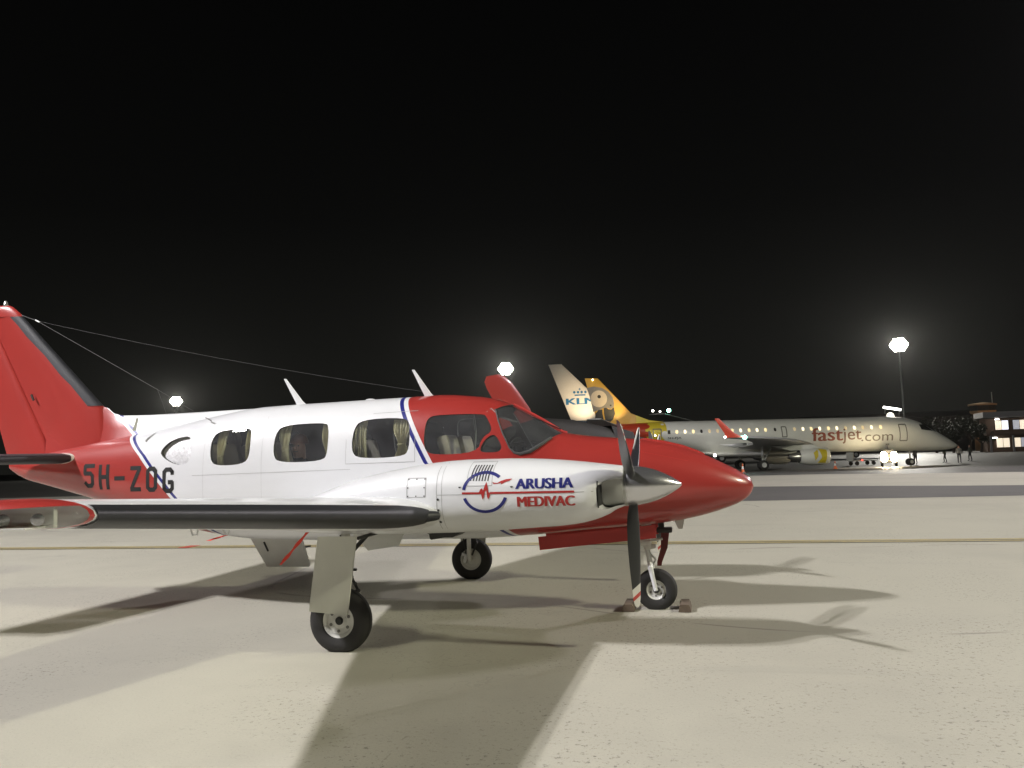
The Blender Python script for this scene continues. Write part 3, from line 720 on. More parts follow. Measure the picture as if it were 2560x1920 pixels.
# landing gear -----------------------------------------------------------------------
def wheel(cx, cy, R_, w, rim_r, parent, sides=(-1, 1)):
    mb = MB(); h = w / 2
    prof = [(-h * .62, rim_r), (-h * .85, rim_r + .012), (-h, rim_r + (R_ - rim_r) * .35), (-h * .98, rim_r + (R_ - rim_r) * .62), (-h * .80, R_ * .93), (-h * .55, R_ * .985), (-h * .3, R_), (-h * .28, R_ - .006), (-h * .22, R_ - .006), (-h * .2, R_ + .001), (0, R_ + .003),
            (h * .2, R_ + .001), (h * .22, R_ - .006), (h * .28, R_ - .006), (h * .3, R_), (h * .55, R_ * .985), (h * .80, R_ * .93), (h * .98, rim_r + (R_ - rim_r) * .62), (h, rim_r + (R_ - rim_r) * .35), (h * .85, rim_r + .012), (h * .62, rim_r)]
    cz = R_ - .014
    mb.lathe(prof, (cx, cy, cz), 'y', 48, cap=False); me = mb.mesh('tyre')
    for v in me.vertices:
        if v.co.z < .002: v.co.z = .002; v.co.y = cy + (v.co.y - cy) * 1.08
    ty = put('tyre', me, M['rubber'], parent, angle=30)
    mb = MB(); rp_ = [(-h * .66, rim_r + .014), (-h * .72, rim_r), (-h * .60, rim_r * .90), (-h * .34, rim_r * .80), (-h * .30, rim_r * .48), (-h * .42, rim_r * .36), (-h * .46, .02), (h * .46, .02), (h * .42, rim_r * .36), (h * .30, rim_r * .48), (h * .34, rim_r * .80), (h * .60, rim_r * .90), (h * .72, rim_r), (h * .66, rim_r + .014)]
    mb.lathe(rp_, (cx, cy, cz), 'y', 40, cap=False); rim = mb.build('rim', M['grey_white'], ty, angle=30)
    for k in range(6):
        q = 2 * math.pi * k / 6 + .4
        for s in sides:
            mb = MB(); mb.lathe([(0, .014 * rim_r / .14), (s * .004, .014 * rim_r / .14), (s * .0042, .001)], (cx + rim_r * .64 * math.cos(q), cy + s * (h * .335), cz + rim_r * .64 * math.sin(q)), 'y', 10)
            mb.build('rim_hole', M['rimhole'], ty)
    for s in sides:
        mb = MB(); mb.lathe([(s * h * .40, .036), (s * (h * .46 + .006), .036), (s * (h * .46 + .008), .028), (s * (h * .46 + .014), .026), (s * (h * .46 + .015), .001)], (cx, cy, cz), 'y', 20); mb.build('hub_cap', M['dark'], ty)
    return ty, cz
def main_gear(s):
    g = MB(); ys = s * 1.975
    g.tube([(.0, s * 1.93, 1.10), (.015, ys, .62)], .042, 14); g.tube([(.015, ys, .62), (.02, ys, .27)], .030, 14); g.tube([(.02, ys, .268), (.02, s * 2.10, .268)], .024, 12)
    go = g.build('main_gear', M['grey_white'], AC)
    wheel(.02, s * 2.095, .281, .172, .142, go, (s,))
    mb = MB()                                     # torque links
    mb.tube([(.06, ys, .64), (.135, ys, .50), (.055, ys, .33)], .014, 8); mb.tube([(.125, ys - .03, .50), (.125, ys + .03, .50)], .017, 8); mb.tube([(.06, ys - .035, .62), (.06, ys + .035, .62)], .015, 8); mb.build('torque_link', M['dark'], go)
    mb = MB(); mb.tube([(.03, ys, .80), (.16, s * 1.66, 1.03)], .020, 8); mb.tube([(.22, s * 2.16, .985), (.34, s * 1.9, 1.02)], .016, 8); mb.build('side_brace', M['dark'], go)
    # tall strut door outboard of the wheel
    mb = MB(); zt = 1.005
    top = [(-.145, zt), (.225, zt)]; bot = [(.165, .345), (-.195, .372)]
    q = top + bot; n = len(q); yo = s * 2.235; yb = s * 2.285
    vs = [(x, (s * 2.20 if z > .9 else yb) - s * .0, z) for x, z in q] + [(x, (s * 2.185 if z > .9 else s * 2.268), z) for x, z in q]
    mb.add(vs, [(0, 1, 2, 3), (7, 6, 5, 4)] + [(k, k + 4, (k + 1) % 4 + 4, (k + 1) % 4) for k in range(4)]); mb.build('strut_door', simple('gear_door_paint', (.56, .56, .50), .5, var=.08, scale=4), go, smooth=False)
    for zz_ in (.60, .72): mb = MB(); mb.tube([(.19, s * 2.20, zz_), (.22, s * 2.20, zz_)], .012, 8); mb.build('door_hinge', M['dark'], go)
    mb = MB(); mb.box((-.035, s * 1.99, .285), (.05, .06, .13), Matrix.Rotation(R(15), 3, 'Y'), bev=.012); mb.box((-.06, s * 1.985, .345), (.05, .07, .05), bev=.012); mb.build('brake_caliper', M['steel'], go)
    mb = MB(); mb.tube([(-.03, ys, .36), (-.06, ys, .5), (-.05, ys, .8), (-.03, ys, 1.0)], .008, 6); mb.build('brake_hose', M['dark'], go)
    # inboard door hanging beside the wheel well
    mb = MB(); q = [(-.30, .80), (.30, .80), (.22, .645), (-.10, .60)]
    mb.prism([(x + .05, z + .18) for x, z in q], 'y', s * 1.30, s * 1.315); mb.build('well_door', M['grey_white'], go, smooth=False)
    return go
main_gear(-1); main_gear(1)
ng = MB()
ng.tube([(2.545, 0, .98), (2.585, 0, .62)], .040, 14); 
NG = ng.build('nose_gear', M['grey_white'], AC)
wheel(2.65, 0, .217, .15, .098, NG, (-1, 1))
mb = MB(); mb.tube([(2.575, 0, .62), (2.60, 0, .46)], .028, 14); mb.build('oleo', M['steel'], NG)
for s in (-1, 1):
    mb = MB(); mb.tube([(2.598, s * .03, .47), (2.605, s * .098, .44), (2.625, s * .102, .34), (2.652, s * .102, .205)], [.03, .028, .024, .022], 10); mb.build('fork', M['white'], NG)
mb = MB(); mb.tube([(2.58, 0, .60), (2.66, 0, .515), (2.62, 0, .46)], .013, 8); mb.build('torque_link', M['steel'], NG)
mb = MB(); mb.lathe([(-.06, .035), (-.05, .045), (.05, .045), (.06, .035)], (2.56, 0, .70), 'x', 14); mb.box((2.60, 0, .655), (.13, .05, .05), bev=.01); mb.tube([(2.58, -.03, .71), (2.74, -.03, .735)], .014, 8); mb.build('steering_collar', M['grey_white'], NG)
mb = MB(); mb.box((2.735, .0, .885), (.055, .10, .12)); mb.box((2.765, 0, .825), (.16, .16, .05), bev=.01); mb.build('taxi_light', M['dark'], NG)
mb = MB(); path = [(2.765, .80), (2.755, .72), (2.745, .62), (2.715, .54), (2.690, .47), (2.685, .43)]
for (x0_, z0_), (x1_, z1_) in zip(path, path[1:]): pass
L_ = [(x - .045 * (1 - .5 * i / 5), z) for i, (x, z) in enumerate(path)]; R__ = [(x + .045 * (1 - .5 * i / 5), z) for i, (x, z) in enumerate(path)]
mb.prism(L_ + R__[::-1], 'y', .13, .15); mb.build('leg_fairing', simple('fairing_red', (.13, .020, .018), .6), NG, smooth=False)
# long nose-gear door hanging below the belly
for s, yd in ((-1, -.21), (1, .21)):
    q = [xz(1346, 1342, -.21), xz(1500, 1326, -.21), xz(1638, 1312, -.21), xz(1641, 1345, -.21), xz(1500, 1359, -.21), xz(1350, 1375, -.21)]
    mb = MB(); mb.prism(q, 'y', yd, yd + s * .012); mb.build('nose_gear_door', M['darkred'], AC, smooth=False)
mb = MB(); mb.prism([(2.60, .90), (2.64, .90), (2.645, .775), (2.625, .76)], 'y', -.20, -.17); mb.build('door_arm', M['white'], NG, smooth=False)
mb = MB(); mb.prism([(2.865, .94), (2.985, .96), (2.955, .835), (2.91, .835)], 'y', -.015, .015); mb.build('belly_antenna', M['grey_white'], AC, smooth=False)

# roof furniture: whip antennas, GPS puck, wire aerials --------------------------------
for i, ((tx, tz), (ba, bz1), (bb, bz2)) in enumerate((((-1.659, 2.673), (-1.484, 2.335), (-1.348, 2.335)), ((-.029, 2.692), (.134, 2.345), (.265, 2.345)))):
    mb = MB(); mb.loft([[(ba, -.012, bz1), ((ba + bb) / 2, -.02, bz1), (bb, 0, bz2), ((ba + bb) / 2, .02, bz1), (ba, .012, bz1)],
                        [(ba - .02, -.010, bz1 + .05), ((ba + bb) / 2 - .03, -.014, bz1 + .05), (bb - .065, 0, bz1 + .06), ((ba + bb) / 2 - .03, .014, bz1 + .05), (ba - .02, .010, bz1 + .05)],
                        [(tx, -.005, tz), (tx + .015, -.007, tz + .003), (tx + .032, 0, tz), (tx + .015, .007, tz + .003), (tx, .005, tz)]]); mb.build('whip_antenna', M['white'], AC, angle=60)
mb = MB(); mb.lathe([(0, .062), (.008, .062), (.018, .05), (.024, .025), (.026, .002)], (-.55, 0, 2.358), 'z', 20); mb.build('antenna_puck', M['white'], AC)
fa = at(51, 787, 0); ins = at(92, 802, 0)
def sag(a, b2, n=10, s=.02): return [tuple(np.array(a) + (np.array(b2) - np.array(a)) * t - np.array([0, 0, s * 4 * t * (1 - t)])) for t in np.linspace(0, 1, n)]
mb = MB(); mb.tube(sag(fa, ins, 4, .0), .003, 5); mb.tube(sag(ins, at(1072, 981, 0), 14, .05), .0012, 5); mb.tube(sag(ins, at(394, 974, 0), 10, .0), .0026, 5); mb.tube(sag(at(394, 974, 0), at(416, 1034, -.12), 4, 0), .0018, 5); mb.tube(sag(at(394, 974, 0), at(484, 1028, 0), 4, 0), .0018, 5)
mb.build('wire_aerial', simple('aerial_wire', (.10, .10, .10), .6), AC)
mb = MB(); mb.tube([tuple(np.array(ins) - np.array([.02, 0, -.01])), tuple(np.array(ins) + np.array([.04, 0, -.02]))], .010, 8); mb.build('wire_insulator', M['white'], AC)
a_, b_ = at(341, 1045, -.42), at(338, 1077, -.42)
mb = MB(); mb.loft([[(a_[0] - .012, -.395, a_[2]), (a_[0], -.42, a_[2]), (a_[0] + .012, -.395, a_[2])], [(b_[0] - .02, -.43, b_[2]), (b_[0], -.47, b_[2]), (b_[0] + .02, -.43, b_[2])]]); mb.build('vent_scoop', M['steel'], AC)
mb = MB(); mb.tube([at(514, 1044, -.43), at(529, 1052, -.47)], .008, 6); mb.build('roof_fitting', M['steel'], AC)
# raised spine along the top of the nose
mb = MB(); mb.loft([[(x, -.05, z_top(x) - .008), (x, -.035, z_top(x) + h_), (x, .035, z_top(x) + h_), (x, .05, z_top(x) - .008)] for x, h_ in ((2.55, .004), (2.62, .018), (2.8, .022), (3.0, .022), (3.15, .018), (3.22, .012))]); mb.build('nose_spine', M['red'], AC, angle=50)
mb = MB(); mb.tube([(3.60, -.02, 1.40), (3.62, -.02, 1.412)], .008, 8); mb.build('nose_fitting', M['steel'], AC)

# lettering and seams on the fuselage --------------------------------------------------
def stroke_letter(kind, x0, z0, w, h, t):
    d = t * .95
    def S_(*pp): return [strip((x0 + a * w, z0 + b2 * h), (x0 + c2 * w, z0 + d2 * h), t) for a, b2, c2, d2 in pp]
    k = t / w / 2; v = t / h / 2; ch = .16
    def oct_(seg): return seg
    if kind == 'H': return S_((k, 0, k, 1), (1 - k, 0, 1 - k, 1), (k, .5, 1 - k, .5))
    if kind == '-': return S_((0, .48, 1, .48))
    if kind == 'Z': return S_((0, 1 - v, 1, 1 - v), (0, v, 1, v)) + [[(x0, z0 + t * .9), (x0 + t * 1.15, z0 + t * .9), (x0 + w, z0 + h - t * .9), (x0 + w - t * 1.15, z0 + h - t * .9)]]
    def ring(pts):
        out = []
        for p, q in zip(pts, pts[1:]):
            e0 = (q[0] - p[0], q[1] - p[1]); L = math.hypot(e0[0] * w, e0[1] * h); ux, uz = e0[0] * w / L, e0[1] * h / L
            out.append(strip((x0 + p[0] * w - ux * t * .22, z0 + p[1] * h - uz * t * .22), (x0 + q[0] * w + ux * t * .22, z0 + q[1] * h + uz * t * .22), t))
        return out
    c1, c2 = .30, .16
    if kind == 'O': return ring([(k + c1 * .6, v), (1 - k - c1 * .6, v), (1 - k, v + c2 * .6), (1 - k, 1 - v - c2 * .6), (1 - k - c1 * .6, 1 - v), (k + c1 * .6, 1 - v), (k, 1 - v - c2 * .6), (k, v + c2 * .6), (k + c1 * .6, v)])
    if kind == 'G': return ring([(1 - k, .74), (1 - k, 1 - v - c2 * .6), (1 - k - c1 * .6, 1 - v), (k + c1 * .6, 1 - v), (k, 1 - v - c2 * .6), (k, v + c2 * .6), (k + c1 * .6, v), (1 - k - c1 * .6, v), (1 - k, v + c2 * .6), (1 - k, .42), (.55, .42)])
    if kind == '5': return ring([(1, 1 - v), (k, 1 - v), (k, .60), (1 - k - c1 * .6, .60), (1 - k, .60 - c2 * .6), (1 - k, v + c2 * .6), (1 - k - c1 * .6, v), (k + c1 * .6, v), (k, v + c2 * .8)])
for kch, (xa, xb, za, zb_) in {'5': (206, 237, 1159.5, 1220), 'H': (244, 275, 1161, 1224), '-': (283.5, 314, 1163, 1226), 'Z': (323, 354, 1164.5, 1229), 'O': (363, 395, 1166, 1230), 'G': (404, 437, 1168, 1233)}.items():
    yq = -.40 if kch in '5H' else -.46
    for it in range(3):
        p_ = xz(xa, zb_, yq); q_ = xz(xb, za, yq); yq = -ysurf((p_[0] + q_[0]) / 2, (p_[1] + q_[1]) / 2)
    decal('registration_letter', flat_mesh('let', stroke_letter(kch, p_[0], p_[1], q_[0] - p_[0], q_[1] - p_[1], .050)), M['black'], FUS, BV_F, ml=.06)
o_ = [o for o in FUS.children if o.name.startswith('registration_letter')]
ra, rb = xz(864, 1160, -.66), xz(1039, 1033, -.60)
decals('panel_seam', [strip((ra[0], ra[1]), (rb[0], ra[1]), .005), strip((rb[0], ra[1]), (rb[0], rb[1] - .25), .005), strip((ra[0], ra[1]), (ra[0], 1.9), .003), strip((-2.5, 1.56), (-.52, 1.575), .0035), strip((-.3, 2.175), (.22, 2.185), .004), strip((-1.59, 1.1), (-1.59, 2.2), .002), strip((-2.35, 1.1), (-2.35, 2.2), .002), strip((.98, 2.135), (1.02, 2.175), .005), strip((1.02, 2.175), (1.07, 2.13), .005)], M['seam'], FUS, BV_F, off=.002, ml=.06)
decals('nose_panel_seam', [strip((2.32, 1.72), (3.05, 1.55), .004), strip((2.3, 1.05), (3.0, 1.05), .003), strip((2.62, 1.10), (2.62, 1.5), .003)], M['darkred'], FUS, BV_F, off=.002, ml=.06)

# inside the cabin -----------------------------------------------------------------------
def curtain(x0, x1, z0, z1, tie=None, y=-1, lean=0.0):
    sgy = -1 if y < 0 else 1; yw = lambda x, z: sgy * (min(ysurf(x, z), .62) - .075)
    mb = MB(); nu, nv = 22, 18; rings = []
    for j in range(nv + 1):
        v = j / nv; z = z1 + (z0 - z1) * v
        k = 1.0
        if tie is not None:
            k = 1 - .62 * math.exp(-((v - tie) / .20) ** 2) if v < tie else 1 - .62 * math.exp(-((v - tie) / .26) ** 2)
        cxm = (x0 + x1) / 2 + lean * (math.exp(-((v - (tie or .6)) / .22) ** 2)); w = (x1 - x0) / 2 * k
        rings.append([(cxm + w * (2 * i / nu - 1), yw(cxm, z) + (.014 / max(k, .4)) * math.sin(i * 1.75 + .4 * math.sin(3 * v)) + .006 * math.sin(i * .7 + 5 * v), z) for i in range(nu + 1)])
    mb.loft(rings, cap=False, closed=False); mb.build('curtain', M['curtain'], FUS, angle=80)
    if tie is not None:
        zt_ = z1 + (z0 - z1) * tie; cm_ = (x0 + x1) / 2 + lean; mb = MB(); hw = (x1 - x0) / 2 * .42
        mb.tube([(cm_ + hw * math.cos(a), yw(cm_, zt_) + .022 * math.sin(a), zt_ + .004 * math.cos(a)) for a in np.linspace(0, 2 * math.pi, 14)], .008, 6); mb.build('curtain_tie', M['curtain'], FUS)
def wx(px, y=-.555): return xz(px, 1110, y)[0]
zA, zB = 1.635, 2.10
curtain(wx(537), wx(561), zA, zB, .72); curtain(wx(612), wx(634), zA, zB, .62, lean=-.02)
curtain(wx(694), wx(724), zA, zB, .62, lean=.01); curtain(wx(803), wx(828), zA, zB, .75, lean=.02)
curtain(wx(880), wx(914), zA, zB, None); curtain(wx(981), wx(1026), zA, zB, .58, lean=.0)
curtain(wx(549, .3), wx(590, .3), zA, zB, .6, y=.56); curtain(wx(990, .3), wx(1025, .3), zA, zB, .6, y=.56)
def seat(x, y, h=1.0):
    mb = MB(); mb.box((x, y, 1.10), (.46, .44, .30), bev=.05); so_ = mb.build('seat', M['seat'], AC)
    mb = MB(); mb.box((x - .25, y, 1.55), (.14, .42, .74 * h), Matrix.Rotation(R(-14), 3, 'Y'), bev=.055); mb.build('backrest', M['seat'], so_)
    mb = MB()
    for s in (-1, 1): mb.box((x, y + s * .25, 1.28), (.34, .05, .06), bev=.015)
    mb.build('armrest', M['dark'], so_)
    mb = MB(); mb.box((x - .05, y, .955), (.3, .22, .08)); mb.build('seat_base', M['dark'], so_, smooth=False)
for x, y in ((.80, -.29), (.80, .29), (-.42, -.33), (-.42, .33), (-1.95, -.33), (-1.95, .33)): seat(x, y)
mb = MB(); mb.loft([[(1.30, y, 1.20), (1.30, y, 1.70), (1.42, y, 1.735), (1.62, y, 1.70), (1.70, y, 1.2)] for y in (-.50, .50)]); mb.build('instrument_panel', M['dark'], AC, angle=20)
mb = MB(); mb.box((1.17, -.28, 2.055), (.14, .26, .012), Matrix.Rotation(R(20), 3, 'Y')); mb.build('sun_visor', simple('visor_grey', (.26, .26, .24), .7), AC, smooth=False)
for s in (-1, 1):
    mb = MB(); mb.tube([(1.06, s * .30, 1.62), (1.20, s * .30, 1.645), (1.22, s * .30, 1.70)], .018, 8); mb.tube([(1.21, s * .40, 1.76), (1.22, s * .37, 1.69), (1.22, s * .23, 1.69), (1.21, s * .20, 1.76)], .014, 8); mb.build('control_yoke', M['black'], AC)
mb = MB(); mb.tube([(.66, .1, 2.30), (.69, .05, 2.1), (.71, .02, 1.95), (.70, 0, 1.75), (.72, -.02, 1.6)], .012, 8); mb.build('oxygen_hose', M['galv'], AC)

# open lower half of the cabin door on the far side, seen below the belly -----------------
mb = MB(); q = [at(655, 1350, 1.0), at(666, 1413, 1.0), at(775, 1418, 1.0), at(790, 1350, 1.0)]
x0_, x1_ = -2.55, -1.82
mb.add([(x0_, .58, .86), (x1_, .58, .86), (x1_ - .06, 1.02, .31), (x0_ + .06, 1.02, .31), (x0_, .62, .89), (x1_, .62, .89), (x1_ - .06, 1.06, .34), (x0_ + .06, 1.06, .34)], [(3, 2, 1, 0), (4, 5, 6, 7), (0, 1, 5, 4), (1, 2, 6, 5), (2, 3, 7, 6), (3, 0, 4, 7)])
DO = mb.build('airstair_door', M['grey_white'], AC, smooth=False)
mb = MB(); mb.box((-2.36, .775, .60), (.02, .012, .16), Matrix.Rotation(R(38), 3, 'X')); mb.build('door_slot', M['dark'], DO, smooth=False)
for i, (yy, zz_) in enumerate(((.93, .76), (1.06, .56))):
    mb = MB(); mb.box((-2.18, yy, zz_), (.5, .22, .02)); mb.build('step', M['dark'], DO, smooth=False)

# ------------------------------------------------------------------ loose things round the aircraft
def chock(x, y, L, label):
    mb = MB(); mb.loft([[(x - .065, y0, .003), (x + .065, y0, .003), (x + .055, y0, .055), (x + .04, y0, .078), (x - .04, y0, .078), (x - .055, y0, .055)] for y0 in (y - L / 2, y + L / 2)])
    c_ = mb.build('wheel_chock', M['wood'], None, smooth=False); return tag(c_, label, 'chock', 'wooden chocks at the nose wheel')
chock(2.36, -.02, .36, 'brown wooden chock wedged behind the nose wheel, under the propeller tip')
chock(2.94, -.02, .36, 'brown wooden chock wedged in front of the nose wheel')
def ribbon(pts, w, label, wav=.012):
    mb = MB(); rings = []
    for i, p in enumerate(pts):
        o = wav * math.sin(i * 1.3); rings.append([(p[0] - w / 2, p[1] + o, p[2]), (p[0] + w / 2, p[1] - o, p[2]), (p[0] + w / 2, p[1] - o + .003, p[2]), (p[0] - w / 2, p[1] + o + .003, p[2])])
    mb.loft(rings); return tag(mb.build('warning_ribbon', M['ribbon'], None), label, 'ribbon', 'red warning ribbons under the wing')
pa_, pb_ = at(768, 1331, -3.0), at(701, 1412, -3.0)
ribbon([tuple(pa_ + (pb_ - pa_) * t) for t in np.linspace(0, 1, 12)], .03, 'red warning ribbon hanging slantwise beside the tall gear leg door')
pa_, pb_ = at(565, 1338, -2.6), at(520, 1352, -2.6)
ribbon([tuple(pa_ + (pb_ - pa_) * t) for t in np.linspace(0, 1, 8)], .05, 'short red warning ribbon blown sideways under the wing trailing edge')
tagp = c2p = at(472, 1368, 6.0)
mk = CAM_POS + ray(472, 1368) * (-CAM_POS[2] / ray(472, 1368)[2])
o = sheet('painted_mark', [float(mk[0]) - .13, float(mk[0]) + .13], [float(mk[1]) - .22, float(mk[1]) + .24], .012, simple('red_marking', (.42, .07, .04), .8, var=.2))

# ------------------------------------------------------------------ generic pieces for the aircraft further off
def ring_at(s, w, zt, zb, zc=None, n=36, e=1.0):
    zc = (zt + zb) / 2 if zc is None else zc; out = []
    for k in range(n):
        t = 2 * math.pi * k / n; c, q = math.cos(t), math.sin(t)
        out.append((s, w * math.copysign(abs(c) ** e, c), zc + ((zt - zc) if q >= 0 else (zc - zb)) * math.copysign(abs(q) ** e, q)))
    return out
def hwing(secs):                                  # (l, s_le, s_te, z, thickness)
    mb = MB(); mb.loft([hsec(l, a, b2, z, t, .012) for l, a, b2, z, t in secs]); return mb
def vfin(secs):
    mb = MB(); mb.loft([vsec(z, a, b2, t) for z, a, b2, t in secs]); return mb
def jet_engine(parent, s0, s1, l, z, r, mats, emblem=None):
    mb = MB(); L = s0 - s1
    mb.lathe([(0, r * .82), (-.05 * L, r * .93), (-.18 * L, r), (-.5 * L, r * 1.0), (-.85 * L, r * .88), (-L, r * .76), (-L + .01, r * .70), (-.5 * L, r * .8), (-.15 * L, r * .74), (0, r * .82)], (s0, l, z), 'x', 36, cap=False); e_ = mb.build('engine', mats[0], parent)
    mb = MB(); mb.lathe([(-.22 * L, .02), (-.30 * L, r * .3), (-.31 * L, r * .78), (-.33 * L, r * .78)], (s0, l, z), 'x', 28); mb.build('fan', M['dark'], e_)
    mb = MB(); mb.lathe([(-.9 * L, r * .56), (-1.15 * L, r * .46), (-1.32 * L, r * .30), (-1.34 * L, r * .26), (-1.2 * L, .05)], (s0, l, z), 'x', 28); mb.build('exhaust_cone', M['steel'], e_)
    mb = MB(); mb.prism([(s0 - .2 * L, z + r * .9), (s1 - .25 * L, z + r * .7), (s1 - .9 * L, z + r * 1.25), (s0 - .55 * L, z + r * 1.35)], 'y', l - .12, l + .12); mb.build('pylon', mats[0], e_, smooth=False)
    return e_
def jet_gear(parent, s, l, zb, zt, r, n=2, name='landing_gear', gap=.42):
    mb = MB(); mb.tube([(s, l, zt), (s, l, zb + r)], r * .24, 10); mb.tube([(s, l - gap / 2, zb + r), (s, l + gap / 2, zb + r)], r * .16, 8); mb.tube([(s + .05, l, zb + r * 1.5), (s + r * 2.2, l, zt)], r * .12, 8)
    g = mb.build(name, M['galv'], parent)
    for q in (-gap / 2, gap / 2):
        mb = MB(); w = r * .62; mb.lathe([(-w / 2, r * .5), (-w / 2, r * .8), (-w * .35, r * .97), (0, r), (w * .35, r * .97), (w / 2, r * .8), (w / 2, r * .5)], (s, l + q, zb + r), 'y', 28); ty = mb.build('tyre', M['rubber'], g)
        mb = MB(); mb.lathe([(-w / 2 - .01, .03), (-w / 2 - .012, r * .5), (w / 2 + .012, r * .5), (w / 2 + .01, .03)], (s, l + q, zb + r), 'y', 20); mb.build('rim', M['galv'], ty)
    return g
def lamp(kind, loc, energy, color, name, radius=.1, target=None, angle=60, blend=.5, parent=None):
    d = bpy.data.lights.new(name, kind); d.energy = energy; d.color = color; d.shadow_soft_size = radius
    o = bpy.data.objects.new(name, d); COL.objects.link(o); o.location = loc
    if kind == 'SPOT': d.spot_size = R(angle); d.spot_blend = blend
    if target is not None: o.rotation_euler = (Vector(target) - Vector(loc)).to_track_quat('-Z', 'Y').to_euler()
    if parent is not None: o.parent = parent
    return o
def glow(name, col, st):
    m, nt, b = nmat(name); b.inputs['Base Color'].default_value = (*col, 1); b.inputs['Emission Color'].default_value = (*col, 1); b.inputs['Emission Strength'].default_value = st
    f = noise(nt, 3.0); mr = nt.nodes.new('ShaderNodeMapRange'); mr.inputs[3].default_value = st * .85; mr.inputs[4].default_value = st * 1.15; nt.links.new(f, mr.inputs[0]); nt.links.new(mr.outputs[0], b.inputs['Emission Strength']); return m

# ------------------------------------------------------------------ regional jet on the next stand
HE = R(18.0); E0 = at_d(1909, 1119, 79.0)
EJ = empty('regional_jet', (float(E0[0]), float(E0[1]), -.45), HE, 'white regional jet with yellow tail, grey bird emblem and red winglet', 'airliner')
EJ.rotation_euler = (0, R(.45), HE)
eh = np.array([math.cos(HE), math.sin(HE), 0]); en = np.array([-eh[1], eh[0], 0])
def ej(px, py, l=0.0):                            # pixel -> (s, z) on the jet's own vertical plane at lateral offset l
    v = ray(px, py); t = ((np.array([E0[0], E0[1], 0]) - CAM_POS) @ en + l) / (v @ en); X = CAM_POS + t * v; s = float((X - E0) @ eh)
    return (s, float(X[2]) + .45 + s * math.tan(R(.45)))
ym2, nt, b = nmat('jet_livery')
t_ = nt.nodes.new('ShaderNodeTexCoord'); se = nt.nodes.new('ShaderNodeSeparateXYZ'); nt.links.new(t_.outputs['Object'], se.inputs[0]); x_, z_ = S(nt, se.outputs[0]), S(nt, se.outputs[2])
vo = nt.nodes.new('ShaderNodeTexVoronoi'); vo.inputs['Scale'].default_value = 1.5; nt.links.new(t_.outputs['Object'], vo.inputs['Vector'])
feather = S(nt, vo.outputs['Distance'])
wj = mixc(nt, S(nt, noise(nt, .8, 4)), (.66, .67, .62), (.76, .77, .72))
patchy = x_.lt(-9.8) * (x_ + feather * -2.4).lt(-11.2)
c_ = mixc(nt, patchy, wj, (.62, .50, .04)); redz = (x_ + feather * .8).lt(-11.2) * z_.lt(4.72)
c_ = mixc(nt, redz, c_, (.40, .045, .02)); c_ = mixc(nt, (x_.lt(-12.4) * z_.gt(4.70)), c_, (.60, .33, .035))
nt.links.new(c_, b.inputs['Base Color']); b.inputs['Roughness'].default_value = .35
M['jet'] = ym2
M['jetwing'] = simple('jet_wing_grey', (.36, .37, .37), .4)
zt_e = pchip([-17.6, -15, -12.5, -10.5, -8, 12.5, 14.4, 15.75, 17.15, 18.3, 19.2, 19.65], [4.15, 4.55, 4.75, 4.80, 4.82, 4.82, 4.62, 4.22, 3.42, 2.75, 2.18, 1.86])
zb_e = pchip([-17.6, -14, -11, -9, -6.7, -4.3, 8, 14, 16, 18, 19.2, 19.65], [3.75, 3.30, 2.85, 2.45, 1.98, 1.58, 1.52, 1.42, 1.38, 1.42, 1.58, 1.80])
w_e = pchip([-17.6, -15, -12, -9, -6, 12, 14.5, 16.5, 18.3, 19.2, 19.65], [.15, .62, 1.10, 1.40, 1.505, 1.505, 1.43, 1.15, .68, .32, .02])
mb = MB(); mb.loft([ring_at(s, w_e(s), zt_e(s), zb_e(s), n=48) for s in list(np.linspace(-17.6, 12, 44)) + list(np.linspace(12.6, 19.65, 24))]); EF = mb.build('fuselage', M['jet'], EJ, angle=60)
BV_E = bvh_of(EF.data)
mb = MB(); mb.loft([ring_at(s, w, 1.9, zb, n=24) for s, w, zb in ((6.5, .3, 1.5), (5.5, 1.15, 1.32), (3, 1.42, 1.22), (-2, 1.42, 1.22), (-5, 1.1, 1.35), (-6.5, .3, 1.7))]); mb.build('wing_fairing', M['jet'], EJ, angle=60)
fs_ = [ej(1579, 1036), ej(1493, 945.5), ej(1460, 944.5), ej(1494, 1068)]
mb = vfin([(4.3, -12.0, -16.2, .22), (fs_[0][1], fs_[0][0], fs_[3][0] + (fs_[2][0] - fs_[3][0]) * .2, .20), (fs_[1][1] * .5 + fs_[0][1] * .5, (fs_[0][0] + fs_[1][0]) / 2, fs_[3][0] + (fs_[2][0] - fs_[3][0]) * .6, .17), (fs_[1][1] - .05, fs_[1][0], fs_[2][0], .12), (fs_[1][1], fs_[1][0] - .1, fs_[2][0], .05)])
EFIN = mb.build('fin', M['jet'], EJ, angle=60); BV_EF = bvh_of(EFIN.data)
mb = MB(); mb.loft([[(s, -w, zt_e(s) - .1), (s, 0, z), (s, w, zt_e(s) - .1)] for s, z, w in ((-9.8, 4.82, .05), (-11.2, 5.02, .12), (-12.6, 5.58, .14), (-13.4, 5.9, .1))]); mb.build('dorsal_fillet', M['jet'], EJ)
